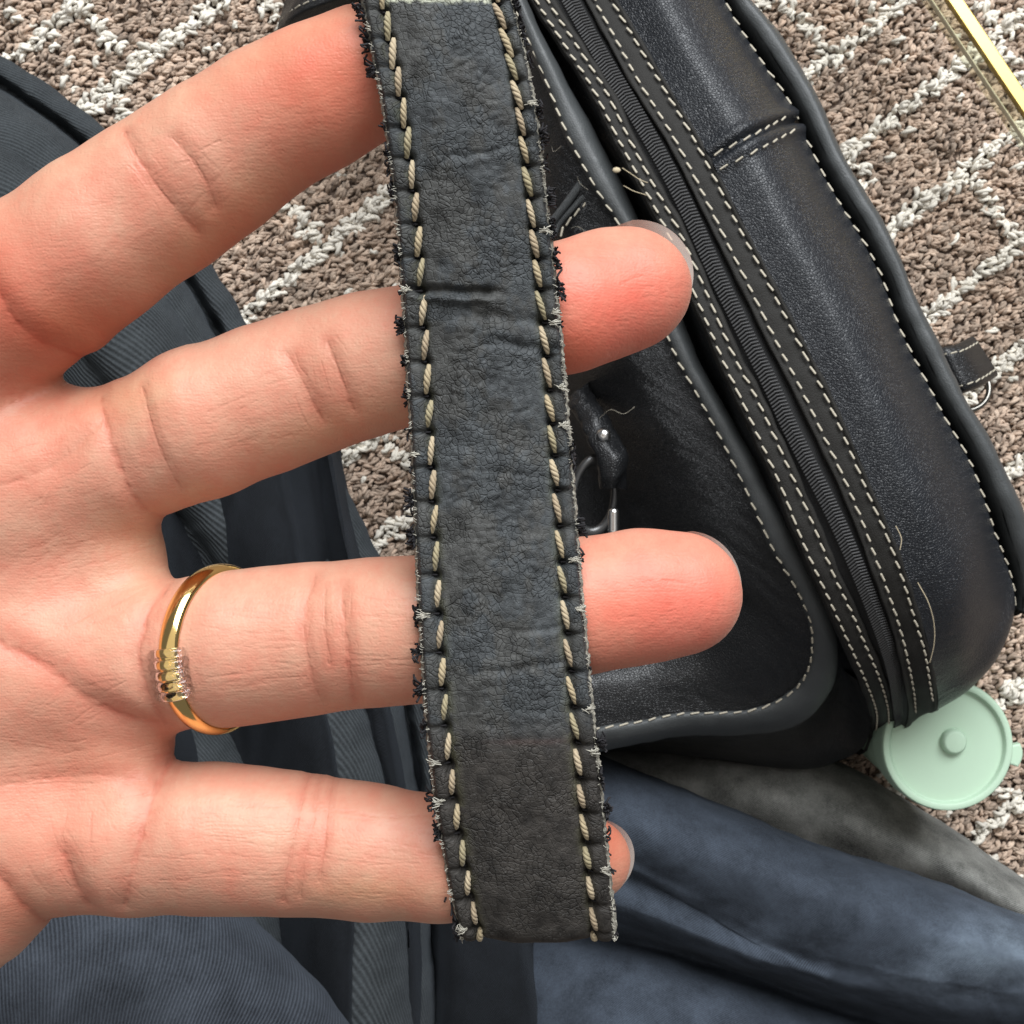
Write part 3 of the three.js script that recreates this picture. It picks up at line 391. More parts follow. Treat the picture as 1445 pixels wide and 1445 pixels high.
{
  const prim = []; // [ax,ay,az,ra,bx,by,bz,rb]
  const chain = (list, f) => { const v = list.map(([x, y, r, h]) => { const q = P(x, y, h); return [q.x, q.y, q.z, r * mpp(h)]; }); for (let i = 1; i < v.length; i++) f.push([...v[i - 1], ...v[i]]); return v; };
  const under = (x, y, r, off) => { let h = 0.475; for (let k = 0; k < 3; k++) h = hs(y) - off - r * mpp(h); return [x, y, r, h]; };
  const fi = { index: [], middle: [], ring: [], pinky: [], thumb: [] };
  const vi = chain([[-130, 520, 122, 0.470], [58, 396, 117, 0.474], [140, 336, 113, 0.4755], [228, 276, 108, 0.476], [300, 226, 105, 0.4775], [380, 171, 98, 0.479], under(450, 135, 95, 0.0032), under(520, 100, 87, 0.0032), under(565, 82, 74, 0.005)], fi.index);
  const vm = chain([[-60, 720, 122, 0.467], [165, 648, 97, 0.4685], [286, 596, 102, 0.4705], [380, 561, 99, 0.4705], [450, 535, 96, 0.471], [520, 513, 95, 0.4735], under(592, 499, 91, 0.0032), under(690, 465, 86, 0.0032), under(802, 433, 86, 0.0032), [862, 413, 84, 0.4735], [895, 406, 81, 0.473]], fi.middle);
  const vr = chain([[-20, 950, 122, 0.465], [225, 924, 104, 0.4675], [330, 915, 103, 0.4695], [400, 906, 101, 0.4695], [460, 898, 98, 0.470], [530, 892, 98, 0.472], under(600, 887, 96, 0.0032), under(700, 871, 92, 0.0032), under(822, 855, 90, 0.0032), [900, 842, 89, 0.4725], [960, 838, 87, 0.4715]], fi.ring);
  const vp = chain([[-20, 1180, 118, 0.462], [190, 1182, 103, 0.4645], [300, 1183, 100, 0.4655], [370, 1187, 96, 0.466], [440, 1192, 93, 0.4655], [520, 1202, 90, 0.4665], under(620, 1211, 83, 0.0032), [720, 1214, 74, 0.463], [790, 1213, 66, 0.459], [832, 1213, 58, 0.456]], fi.pinky);
  chain([[-560, 760, 160, 0.462], [-430, 430, 130, 0.478], [-330, 180, 120, 0.490], [-290, 40, 105, 0.495]], fi.thumb);
  fingerTips.middle = vm; fingerTips.ring = vr; fingerTips.pinky = vp; fingerTips.ringBase = vr;
  const palm = [];
  chain([[-900, 760, 190, 0.452], [-640, 740, 170, 0.455], [-130, 540, 128, 0.462]], palm); chain([[-640, 780, 160, 0.455], [-60, 730, 122, 0.4595]], palm); chain([[-640, 860, 150, 0.455], [-20, 950, 122, 0.459]], palm); chain([[-640, 930, 150, 0.455], [-20, 1165, 120, 0.459]], palm);
  chain([[-560, 1000, 160, 0.462], [-95, 1258, 140, 0.461]], palm); chain([[-520, 640, 170, 0.468], [-300, 500, 150, 0.472]], palm);
  chain([[-60, 600, 110, 0.464], [60, 640, 96, 0.465]], palm); chain([[20, 830, 120, 0.462], [140, 790, 90, 0.4635]], palm); chain([[60, 1040, 110, 0.461], [150, 1050, 88, 0.4635]], palm);
  const cone = (x, y, z, p) => { // round cone, simple lerped capsule
    const dx = p[4] - p[0], dy = p[5] - p[1], dz = p[6] - p[2], ax = x - p[0], ay = y - p[1], az = z - p[2], t = clamp((ax * dx + ay * dy + az * dz) / (dx * dx + dy * dy + dz * dz)), ex = ax - t * dx, ey = ay - t * dy, ez = az - t * dz;
    return Math.sqrt(ex * ex + ey * ey + ez * ez) - (p[3] + (p[7] - p[3]) * t);
  };
  const smin = (a, b, k) => { const h = Math.max(k - Math.abs(a - b), 0) / k; return Math.min(a, b) - h * h * k * 0.25; };
  const cell = 0.0008, lo = P(-1010, -90, 0.476), hi = P(1090, 1500, 0.476), nx = Math.ceil((hi.x - lo.x) / cell), nz = Math.ceil((hi.z - lo.z) / cell), y0 = 0.436, ny = Math.ceil((0.512 - y0) / cell);
  const F = new Float32Array(nx * ny * nz), id = (i, j, k) => (k * ny + j) * nx + i;
  const groups = Object.values(fi).map((g) => g.map((p) => [p, Math.min(p[0] - p[3], p[4] - p[7]) - 0.006, Math.max(p[0] + p[3], p[4] + p[7]) + 0.006, Math.min(p[2] - p[3], p[6] - p[7]) - 0.006, Math.max(p[2] + p[3], p[6] + p[7]) + 0.006]));
  const crW = creases.map(([pts, d, w]) => [pts, d * 0.001, w, Math.min(...pts.map((p) => p[0])) - 40, Math.max(...pts.map((p) => p[0])) + 40, Math.min(...pts.map((p) => p[1])) - 40, Math.max(...pts.map((p) => p[1])) + 40]);
  for (let k = 0; k < nz; k++) for (let i = 0; i < nx; i++) {
    const x = lo.x + i * cell, z = lo.z + k * cell; const act = groups.map((g) => g.filter((e) => x > e[1] && x < e[2] && z > e[3] && z < e[4]));
    const px = x / HM + 722.5, py = z / HM + 722.5; let cr = 0; for (const [pts, d, w, a, b, c, e] of crW) if (px > a && px < b && py > c && py < e) cr = Math.max(cr, d * 0.75 * gauss(segDist(px, py, pts), w * 1.5));
    cr += 0.0006 * (px < 260 ? fbm(px / 110, py / 110, 3.3, 3) : 0.35 * fbm(px / 70, py / 70, 1.7, 2));
    const nearPalm = px < 420;
    for (let j = 0; j < ny; j++) {
      const y = y0 + j * cell; let pd = 1;
      if (nearPalm) for (const p of palm) pd = smin(pd, cone(x, y, z, p), 0.011);
      let d = pd;
      for (const g of act) { let fd = 1; for (const e of g) fd = smin(fd, cone(x, y, z, e[0]), 0.003); if (fd < 0.9) { const q = pd < 0.02 ? smin(pd, fd, 0.0055) : Math.min(pd, fd); d = smin(d, q, 0.0012); } }
      F[id(i, j, k)] = d > 0.5 ? 0.02 : d + cr * (y > 0.455 ? 1 : 0);
    }
  }
  // surface nets
  const map = new Int32Array(nx * ny * nz).fill(-1), V = [], idx = [];
  const C = [[0, 0, 0], [1, 0, 0], [0, 1, 0], [1, 1, 0], [0, 0, 1], [1, 0, 1], [0, 1, 1], [1, 1, 1]], E = [[0, 1], [2, 3], [4, 5], [6, 7], [0, 2], [1, 3], [4, 6], [5, 7], [0, 4], [1, 5], [2, 6], [3, 7]];
  for (let k = 0; k < nz - 1; k++) for (let j = 0; j < ny - 1; j++) for (let i = 0; i < nx - 1; i++) {
    let m = 0; const v = []; for (let c = 0; c < 8; c++) { const f = F[id(i + C[c][0], j + C[c][1], k + C[c][2])]; v.push(f); if (f < 0) m |= 1 << c; }
    if (m === 0 || m === 255) continue; let sx = 0, sy = 0, sz = 0, n = 0;
    for (const [a, b] of E) if ((v[a] < 0) !== (v[b] < 0)) { const t = v[a] / (v[a] - v[b]); sx += C[a][0] + t * (C[b][0] - C[a][0]); sy += C[a][1] + t * (C[b][1] - C[a][1]); sz += C[a][2] + t * (C[b][2] - C[a][2]); n++; }
    map[id(i, j, k)] = V.length / 3; V.push(lo.x + (i + sx / n) * cell, y0 + (j + sy / n) * cell, lo.z + (k + sz / n) * cell);
  }
  const quad = (a, b, c, d, flip) => { if (a < 0 || b < 0 || c < 0 || d < 0) return; flip ? idx.push(a, c, b, a, d, c) : idx.push(a, b, c, a, c, d); };
  for (let k = 1; k < nz - 1; k++) for (let j = 1; j < ny - 1; j++) for (let i = 1; i < nx - 1; i++) {
    const f = F[id(i, j, k)] < 0;
    if (f !== F[id(i + 1, j, k)] < 0) quad(map[id(i, j - 1, k - 1)], map[id(i, j, k - 1)], map[id(i, j, k)], map[id(i, j - 1, k)], !f);
    if (f !== F[id(i, j + 1, k)] < 0) quad(map[id(i - 1, j, k - 1)], map[id(i - 1, j, k)], map[id(i, j, k)], map[id(i, j, k - 1)], !f);
    if (f !== F[id(i, j, k + 1)] < 0) quad(map[id(i - 1, j - 1, k)], map[id(i, j - 1, k)], map[id(i, j, k)], map[id(i - 1, j, k)], !f);
  }
  const g = new THREE.BufferGeometry(); g.setAttribute('position', new THREE.Float32BufferAttribute(V, 3));
  const uv = new Float32Array(V.length / 3 * 2); for (let q = 0; q < V.length / 3; q++) { uv[q * 2] = ((V[q * 3] / HM + 722.5) - skinArea.x0) / skinArea.s; uv[q * 2 + 1] = ((V[q * 3 + 2] / HM + 722.5) - skinArea.y0) / skinArea.s; }
  g.setAttribute('uv', new THREE.BufferAttribute(uv, 2)); g.setIndex(idx); g.computeVertexNormals();
  { // outward?
    const p = g.attributes.position, n = g.attributes.normal; let s = 0; const c = P(300, 915, 0.4695); for (let q = 0; q < p.count; q += 17) { if (Math.hypot(p.getX(q) - c.x, p.getZ(q) - c.z) < 0.012) s += (p.getY(q) - c.y) * n.getY(q); } if (s < 0) { const ix = g.index.array; for (let q = 0; q < ix.length; q += 3) { const t = ix[q]; ix[q] = ix[q + 1]; ix[q + 1] = t; } g.computeVertexNormals(); } }
  // skin maps
  const N = 2048, S = skinArea.s / N, toP = (i) => skinArea.x0 + (i + 0.5) * S;
  const blobs = [ // x, y, rx, ry, angle, colour shift (linear multiply r g b), strength; redness, plus painted light and shade on index edges and palm
    [480, 140, 120, 85, -0.5, [0.98, 0.56, 0.49], 0.85], [350, 150, 130, 50, -0.5, [1.0, 0.86, 0.84], 0.4], [130, 350, 120, 60, -0.5, [1.02, 0.82, 0.80], 0.55], [0, 430, 130, 90, 0.3, [0.90, 0.56, 0.50], 0.75], [20, 620, 110, 80, 0.5, [1.02, 0.78, 0.74], 0.55], [110, 470, 90, 45, -0.4, [0.9, 0.62, 0.5], 0.7], [330, 330, 160, 40, -0.6, [0.9, 0.72, 0.58], 0.6], [400, 100, 160, 30, -0.5, [1.02, 1.12, 1.08], 0.6], [120, 230, 160, 30, -0.58, [1.02, 1.12, 1.08], 0.6],
    [880, 430, 120, 90, -0.2, [1.16, 0.60, 0.60], 0.85], [800, 500, 60, 40, -0.3, [1.02, 0.6, 0.5], 0.6], [970, 850, 120, 90, 0, [1.16, 0.62, 0.63], 0.85], [860, 860, 60, 90, 0, [1.06, 0.76, 0.72], 0.6], [870, 1210, 60, 60, 0, [1.08, 0.7, 0.62], 0.7],
    [470, 545, 45, 60, -0.3, [1.0, 0.82, 0.78], 0.45], [325, 610, 70, 50, -0.35, [1.02, 0.82, 0.78], 0.4], [480, 920, 45, 70, 0, [1.0, 0.82, 0.80], 0.45], [350, 940, 70, 60, 0, [1.03, 0.86, 0.84], 0.4], [440, 1190, 40, 70, 0.1, [1.0, 0.82, 0.80], 0.4], [300, 1230, 60, 35, 0.1, [1.03, 0.84, 0.82], 0.4], [590, 1200, 40, 60, 0, [1.0, 0.80, 0.80], 0.4],
    [60, 820, 80, 60, 0, [1.05, 0.86, 0.86], 0.5], [80, 990, 110, 70, 0.3, [1.06, 0.82, 0.80], 0.5], [130, 1080, 80, 40, 0, [1.0, 0.80, 0.74], 0.45], [60, 1180, 90, 60, 0.3, [1.05, 0.82, 0.80], 0.5], [10, 1310, 50, 60, 0, [1.0, 0.72, 0.64], 0.5], [250, 290, 50, 50, 0, [0.98, 0.80, 0.76], 0.4],
    [180, 560, 70, 40, 0, [1.0, 1.06, 0.92], 0.5], [470, 600, 120, 25, -0.35, [1.0, 1.06, 0.92], 0.4], [190, 780, 60, 60, 0, [1.02, 1.08, 1.0], 0.5], [260, 1130, 60, 40, 0, [1.02, 1.10, 1.1], 0.5], [520, 1260, 90, 25, 0, [1.0, 1.05, 0.85], 0.4], [540, 860, 70, 60, 0, [1.02, 1.06, 1.04], 0.4]];
  const d1 = new Uint8Array(N * N * 4), d2 = new Uint8Array(N * N * 4); const enc = (c) => 255 * (1.055 * Math.pow(clamp(c, 0.0032, 1), 1 / 2.4) - 0.055);
  const rs = mulberry(77), fine = []; // fine wrinkles
  const addF = (n, x0, x1, ya, yb, ang, spread, len) => { for (let i = 0; i < n; i++) { const x = x0 + (x1 - x0) * rs(), y = ya + (yb - ya) * rs(), a = ang + spread * (rs() - 0.5) * 2, l = len * (0.5 + rs()); fine.push([[[x - l * Math.cos(a), y - l * Math.sin(a)], [x + (rs() - 0.5) * 5, y + (rs() - 0.5) * 5], [x + l * Math.cos(a), y + l * Math.sin(a)]], 0.25 + 0.5 * rs(), 1.3 + rs() * 1.2]); } };
  addF(26, 30, 200, 760, 900, -0.35, 0.4, 28); addF(20, 20, 180, 900, 1010, -0.45, 0.3, 26); addF(18, 10, 200, 1040, 1130, 0, 0.25, 30); addF(26, 300, 420, 850, 980, 0, 0.18, 24); addF(20, 510, 590, 830, 960, 0, 0.15, 22); addF(30, 240, 400, 1120, 1250, 0.04, 0.15, 30); addF(24, 470, 620, 1150, 1270, 0.05, 0.12, 30); addF(16, 290, 420, 530, 640, -0.3, 0.2, 22); addF(14, 150, 330, 230, 330, -0.5, 0.3, 24); addF(12, 420, 510, 490, 590, 1.2, 0.4, 16); addF(12, 430, 505, 820, 980, 1.5, 0.3, 18); addF(14, 390, 465, 1110, 1270, 1.65, 0.25, 18); addF(10, 215, 315, 215, 325, 1.0, 0.3, 18); addF(14, -40, 130, 520, 700, -0.6, 0.6, 30); addF(16, 40, 190, 1150, 1280, 1.3, 0.5, 20); addF(5, 820, 960, 390, 470, -0.3, 0.2, 14); addF(6, 850, 1000, 800, 900, 0, 0.2, 14);
  const acc = new Float32Array(N * N), red = new Float32Array(N * N);
  const stamp = (pts, dep, w, redAmt, hw) => { const xs = pts.map((p) => p[0]), ys = pts.map((p) => p[1]), m = w * 4; const i0 = Math.floor((Math.min(...xs) - m - skinArea.x0) / S), i1 = Math.ceil((Math.max(...xs) + m - skinArea.x0) / S), k0 = Math.floor((Math.min(...ys) - m - skinArea.y0) / S), k1 = Math.ceil((Math.max(...ys) + m - skinArea.y0) / S);
    for (let k = Math.max(0, k0); k < Math.min(N, k1); k++) for (let i = Math.max(0, i0); i < Math.min(N, i1); i++) { const px = skinArea.x0 + i * S, py = skinArea.y0 + k * S; const wob = 3.2 * n3(px / 16, py / 16, 5.5) + 1.2 * n3(px / 5, py / 5, 2.5), fade = clamp(0.75 + 0.9 * n3(px / 12, py / 12, 12.5), 0.15, 1); const d = Math.abs(segDist(px, py, pts) + wob * Math.min(1, w / 3)); const q = k * N + i; acc[q] = Math.max(acc[q], dep * fade * gauss(d, w)); red[q] = Math.max(red[q], redAmt * (0.6 + 0.4 * fade) * gauss(d, w * hw)); } };
  for (const [pts, d, w] of creases) { stamp(pts, 0.34 + d * 0.34, w * 0.45, 0.72 * Math.min(1, d * 1.6), 1.5); stamp(pts, 0, w * 0.5, 0.36, 4.5); }
  for (const [pts, d, w] of fine) stamp(pts, d * 0.35, w, d * 0.22, 1.2);
  for (let k = 0; k < N; k++) for (let i = 0; i < N; i++) {
    const px = toP(i), py = skinArea.y0 + (k + 0.5) * S, q = k * N + i; let r = 0.512, gg = 0.246, b = 0.166;
    for (const [x, y, rx, ry, a, c, s] of blobs) { const dx = px - x, dy = py - y; if (Math.abs(dx) > 330 || Math.abs(dy) > 330) continue; const u = (dx * Math.cos(a) + dy * Math.sin(a)) / rx, v = (-dx * Math.sin(a) + dy * Math.cos(a)) / ry, w = Math.min(1, s * 1.3) * Math.exp(-(u * u + v * v) * 0.9); r *= 1 + (c[0] - 1) * w; gg *= 1 + (c[1] - 1) * w; b *= 1 + (c[2] - 1) * w; }
    const m = 0.6 * n3(px / 60, py / 60, 12.1) + 0.5 * n3(px / 26, py / 26, 2.1) + 0.3 * n3(px / 11, py / 11, 4.2) + 0.25 * n3(px / 4.5, py / 4.5, 6.2); r *= 1 + 0.02 * m; gg *= 1 - 0.20 * m; b *= 1 - 0.21 * m;
    const c = red[q]; r *= 1 - 0.20 * c; gg *= 1 - 0.46 * c; b *= 1 - 0.48 * c;
    d1[q * 4] = enc(r); d1[q * 4 + 1] = enc(gg); d1[q * 4 + 2] = enc(b); d1[q * 4 + 3] = 255;
    const hgt = 0.72 - 0.5 * acc[q] + 0.045 * n3(px / 18, py / 3.0, 9.1) + 0.05 * n3(px / 3.1, py / 2.6, 7.7) - 0.05 * sstep(0.35, 0.6, n3(px / 4.2, py / 4.2, 17.7)) + 0.03 * n3(px / 8, py / 8, 3.7); d2[q * 4] = d2[q * 4 + 1] = d2[q * 4 + 2] = 255 * clamp(hgt); d2[q * 4 + 3] = 255;
  }
  const tc = new THREE.DataTexture(d1, N, N), tb = new THREE.DataTexture(d2, N, N); finish(tc); finish(tb); tc.colorSpace = THREE.SRGBColorSpace;
  const skin = new THREE.MeshPhysicalMaterial({ map: tc, bumpMap: tb, bumpScale: 0.0004, roughness: 0.5, specularIntensity: 0.7, sheen: 0.25, sheenColor: lin(1, 0.75, 0.6), sheenRoughness: 0.7 });
  part('hand_skin', g, skin, hand);
  // nails seen past the fingertips
  const nailMat = new THREE.MeshPhysicalMaterial({ color: lin(0.95, 0.86, 0.80), roughness: 0.18, clearcoat: 0.6, clearcoatRoughness: 0.15, transmission: 0.82, thickness: 0, side: THREE.DoubleSide });
  const nail = (tip, prev, slide, out, sink) => { const a = new THREE.Vector3(tip[0] - prev[0], 0, tip[2] - prev[2]).normalize(), side = new THREE.Vector3(-a.z, 0, a.x), r = tip[3], rows = []; const c = new THREE.Vector3(tip[0], tip[1], tip[2]).addScaledVector(side, slide * r);
    for (let i = 0; i <= 20; i++) { const row = []; for (let j = 0; j <= 32; j++) { const ph = (j / 32 - 0.5) * 2.6, t = i / 20, sx = r * 1.0 * Math.sin(ph) / Math.sin(1.3) * 0.93, fwd = (r + out) * Math.pow(Math.max(0, Math.cos(ph)), 0.85); const al = -0.006 + t * (fwd + 0.006), dn = r * (sink + 0.42 * Math.cos(ph * 0.95)) * (1 - 0.35 * sstep(0.2, 1, t)); row.push(new THREE.Vector3(c.x, c.y - dn, c.z).addScaledVector(side, sx).addScaledVector(a, al)); } rows.push(row); }
    const rows2 = rows.map((q) => q.map((p) => p.clone().add(new THREE.Vector3(0, -0.0005, 0))));
    part('fingernail', merge([gridGeo(rows), gridGeo(rows2), gridGeo([rows[20], rows2[20]])]), nailMat, hand); };
  nail(vm[vm.length - 1], vm[vm.length - 3], -0.24, 0.0014, 0.3);
  nail(vr[vr.length - 1], vr[vr.length - 3], -0.05, 0.0006, 0.3);
  nail(vp[vp.length - 1], vp[vp.length - 3], 0, 0.0008, 0.3);
}

/* ---------- gold ring with its clear sizing coil ---------- */
{
  const t = thing('finger_ring', 'plain polished gold ring with a clear plastic coil around it, on the finger', 'ring');
  const base = P(311, 916, 0.4688), rx = 0.0112, tilt = 0.46; t.position.copy(base);
  const B = new THREE.Vector3(0, 1, 0), Zx = new THREE.Vector3(0, 0, 1), axisY = new THREE.Vector3(-Math.sin(tilt), Math.cos(tilt), 0);
  const at = (a, r = rx) => new THREE.Vector3().addScaledVector(Zx, Math.sin(a) * r).addScaledVector(axisY, Math.cos(a) * r * 1.04);
  const wide = axisY.clone().cross(Zx).normalize();
  const rows = []; for (let i = 0; i <= 160; i++) { const a = i / 160 * Math.PI * 2, row = []; const c = at(a), out = c.clone().normalize(); for (let j = 0; j <= 20; j++) { const b = j / 20 * Math.PI * 2; row.push(c.clone().addScaledVector(wide, Math.cos(b) * 0.00155).addScaledVector(out, Math.sin(b) * (Math.sin(b) > 0 ? 0.0010 : 0.0005))); } rows.push(row); }
  part('band', gridGeo(rows), gold, t);
  const pts = [], turns = 4.5; for (let i = 0; i <= 200; i++) { const u = i / 200, a = -0.06 + u * 0.56, c = at(a), out = c.clone().normalize(), b = u * turns * Math.PI * 2; pts.push(c.clone().addScaledVector(wide, Math.cos(b) * 0.0025).addScaledVector(out, Math.sin(b) * 0.0015)); }
  const clear = new THREE.MeshPhysicalMaterial({ color: lin(1, 1, 1), roughness: 0.04, transmission: 1, thickness: 0.001, ior: 1.45 });
  part('sizing_coil', tube(pts, 0.00064, 320, 10), clear, t);
}

/* ---------- the strap ---------- */
{
  const t = thing('strap', 'worn black leather strap with frayed edges and tan stitching across the fingers', 'strap');
  const eL = [[-220, 470], [-100, 492], [0, 513], [75, 527], [150, 541], [300, 560], [450, 571], [600, 580], [750, 587], [850, 592], [1000, 601], [1100, 611], [1200, 626], [1280, 641], [1330, 656]];
  const eR = [[-220, 690], [-100, 708], [0, 722], [75, 740], [150, 754], [330, 775], [470, 790], [600, 801], [750, 813], [880, 824], [1020, 837], [1150, 850], [1240, 859], [1330, 868]];
  // path in photo y while it lies over the fingers, then over the little finger and straight down
  const st = []; for (let y = -200; y <= 1302.5; y += 2.5) st.push([y, P(smoothLook(eL, y), y, hs(y)), P(smoothLook(eR, y), y, hs(y))]);
  { const [y0, a0, b0] = st[st.length - 1], [, a1, b1] = st[st.length - 2]; let ang = Math.atan2(a0.y - a1.y, a0.z - a1.z), A = a0.clone(), B = b0.clone(); const stepL = 2.5 * mpp(0.48); const endAng = -1.62, n = 36, driftA = 20 * mpp(0.47) / 36, driftB = 9 * mpp(0.47) / 36; const a00 = ang;
    for (let i = 1; i <= 330; i++) { const k = sstep(0, 1, Math.min(1, i / 26)); ang = a00 + (endAng - a00) * k; const dz = Math.cos(ang) * stepL, dy = Math.sin(ang) * stepL; const dr = i < 60 ? 1 : 0.1; A = A.clone().add(new THREE.Vector3(driftA * dr * 0.55, dy, dz)); B = B.clone().add(new THREE.Vector3(driftB * dr * 0.5, dy, dz)); st.push([y0 + 2.5 * i, A, B]); } }
  const yL = [-8, 35, 74, 114, 159, 201, 246, 292, 341, 384, 438, 487, 535, 584, 636, 684, 733, 785, 838, 896, 949, 999, 1055, 1106, 1155, 1206, 1249, 1292, 1336, 1380], yR = [-18, 21, 59, 93, 133, 171, 211, 256, 301, 344, 386, 431, 480, 526, 576, 620, 667, 717, 768, 818, 868, 922, 975, 1026, 1077, 1126, 1170, 1213, 1256, 1300, 1344, 1388];
  const holes = (ys) => ys.slice(1).map((y, i) => (y + ys[i]) / 2); const hL = holes(yL), hR = holes(yR);
  const near = (arr, y) => { let m = 1e9; for (const a of arr) m = Math.min(m, Math.abs(a - y)); return m; };
  const inset = (y, s) => s < 0 ? 25 : look([[0, 20], [600, 22], [1200, 27]], y), TH = 0.0026;
  const strapNormal = (i) => { const a = st[Math.max(0, i - 1)], b = st[Math.min(st.length - 1, i + 1)]; const al = b[1].clone().sub(a[1]).add(b[2].clone().sub(a[2])).normalize(), ac = st[i][2].clone().sub(st[i][1]).normalize(); const n = al.clone().cross(ac).normalize(); if (n.dot(new THREE.Vector3(0, 1, 0.3)) < 0 && i < 560) n.negate(); return [n, al, ac]; };
  const frames = st.map((_, i) => strapNormal(i)); for (let i = 1; i < frames.length; i++) if (frames[i][0].dot(frames[i - 1][0]) < 0) frames[i][0].negate();
  const profile = (y, dL, dR) => { // height above the strap plane, px distances from both edges
    const left = dL < dR, d = left ? dL : dR, q = inset(y, left ? -1 : 1), hd = near(left ? hL : hR, y);
    let h = 0;
    if (d < q) { const u = d / q; h += 0.00030 * Math.sin(Math.PI * clamp(u * 0.9 + 0.1)) + 0.00025 * (1 - gauss(hd, 12)); h -= 0.00075 * gauss(hd, 3.2) * (0.4 + 0.6 * u); h -= 0.0006 * gauss(d, 2.5); }
    h -= 0.00085 * gauss(d - q, 5.5) * (0.7 + 0.6 * gauss(hd, 8)); h -= 0.0009 * gauss(d - q, 7) * gauss(hd, 6);
    h += 0.0007 * sstep(q, q + 55, d);
    return h;
  };
  const M = 150, rowsTop = [], rowsBot = [], edgeL = [], edgeR = [];
  st.forEach(([y, a, b], i) => {
    const [n] = frames[i], w = a.distanceTo(b) / HM; const top = [], bot = [];
    for (let j = 0; j <= M; j++) {
      const k = j / M, dL = k * w, dR = (1 - k) * w; const p = a.clone().lerp(b, k); let h = profile(y, dL, dR);
      // creases that run across, and soft buckles
      const X = k * w, core = sstep(25, 60, Math.min(dL, dR));
      const low = sstep(1010, 1035, y); h += (0.0004 - 0.00015 * low) * fbm(X / 60, y / 34, 3.1, 3) * core + 0.00014 * (1 - 0.7 * low) * n3(X / 14, y / 9, 8.1) * core - 0.00016 * (1 - 0.6 * low) * core * sstep(0.10, 0.0, Math.abs(fbm(X / 46 + y / 200, y / 26 + X / 90, 21, 2))) * sstep(-0.1, 0.2, n3(X / 60, y / 60, 4.4));
      for (const [cy, sl, am, ww, x0, x1] of [[405, 0.07, 0.0010, 5, 0, 130], [432, 0.12, 0.0004, 9, 60, 235], [462, 0.16, 0.00035, 6, 110, 235], [655, 0.1, 0.00015, 4, 60, 220], [1018, 0.03, 0.0001, 6, 20, 190], [240, -0.2, 0.0002, 4, 60, 200], [902, -0.1, 0.0002, 5, 120, 220], [960, -0.14, 0.0003, 5, 60, 200]]) { const dy = y - cy - sl * X + 5 * n3(X / 22, cy, 1.5); h -= am * gauss(dy, ww) * sstep(x0 - 10, x0 + 15, X) * sstep(x1 + 10, x1 - 25, X) - 0.6 * am * gauss(dy - ww * 2.4, ww * 1.2) * sstep(x0 - 10, x0 + 15, X) * sstep(x1 + 10, x1 - 25, X); }
      const rag = (j === 0 || j === M) ? 0.0003 * n3(y / 7, j, 2.2) : 0; p.addScaledVector(frames[i][2], rag);
      top.push(p.clone().addScaledVector(n, h)); bot.push(p.clone().addScaledVector(n, -TH));
    }
    rowsTop.push(top); rowsBot.push(bot);
    const side = (q, s, k) => { const ac = frames[i][2]; const r = []; for (let m = 0; m <= 6; m++) { const u = m / 6; r.push(top[k].clone().lerp(bot[k], u).addScaledVector(ac, s * (0.0004 * Math.sin(Math.PI * u) + 0.00022 * n3(y / 3, u * 6, s + 4)))); } return r; };
    edgeL.push(side(0, -1, 0)); edgeR.push(side(0, 1, M));
  });
  const gT = gridGeo(rowsTop), gB = gridGeo(rowsBot);
  const totalV = gT.attributes.uv.getY(gT.attributes.uv.count - 1), perV = totalV / st.length; const v0 = 80 * perV; const W = 0.03;
  const yOf = (v) => { const i = clamp(Math.round(v / perV), 0, st.length - 1); return st[i][0]; };
  const colour = colTex(512, 2048, (u, v) => {
    const x = (u - 0.5) * W, y = yOf(v * totalV), w = 0.0232; const px = x / HM, d = Math.abs(px); // px from the middle
    const a = tfbm(u * 0.9, v * 5), b = tfbm(u * 3.1 + 0.2, v * 19), f = tileNoise(L256, 256, u * 250, v * 1900);
    let c = [0.044, 0.0445, 0.0425]; const bl = sstep(0.45, 0.62, a); c = [c[0] * (1 - 0.08 * bl), c[1], c[2] * (1 + 0.10 * bl)];
    let k = 0.72 + 1.3 * (b - 0.5) + 0.7 * (tfbm(u * 1.3 + 0.6, v * 8.0) - 0.5) + 0.3 * (f - 0.5) + 0.25; c = c.map((q) => q * k);
    const low = sstep(985, 1060, y + 22 * (b - 0.5) + 0.03 * px); c = [c[0] * (1 - low) + 0.034 * low * k, c[1] * (1 - low) + 0.0305 * low * k, c[2] * (1 - low) + 0.0270 * low * k];
    const st2 = gauss(d - 84, 9) * sstep(0.42, 0.6, tfbm(u * 2, v * 11)); c = [c[0] + 0.022 * st2, c[1] + 0.022 * st2, c[2] + 0.006 * st2]; // greenish bloom beside the stitches
    const patch = sstep(26, 17, y + 9 * (b - 0.5) + 5 * n3(px / 8, y / 8, 1) + 0.0004 * px * px) * sstep(78, 66, d); c = [c[0] * (1 - patch) + 0.42 * patch, c[1] * (1 - patch) + 0.43 * patch, c[2] * (1 - patch) + 0.33 * patch];
    const red = gauss(y - 1034, 5) * sstep(-60, 10, px) * sstep(90, 60, px); c = [c[0] + 0.012 * red, c[1] + 0.003 * red, c[2] + 0.002 * red];
    const scuff = sstep(0.66, 0.75, tfbm(u * 4, v * 21)) * sstep(0.5, 0.8, f); return c.map((q) => q + 0.03 * scuff);
  }, W, totalV); colour.offset.set(0.5, 0);
  const worn = new THREE.MeshPhysicalMaterial({ map: colour, bumpMap: wornTex, bumpScale: 0.00032, roughness: 0.66, specularIntensity: 0.55, side: THREE.DoubleSide });
  part('leather_face', gT, worn, t); part('leather_back', gB, worn, t);
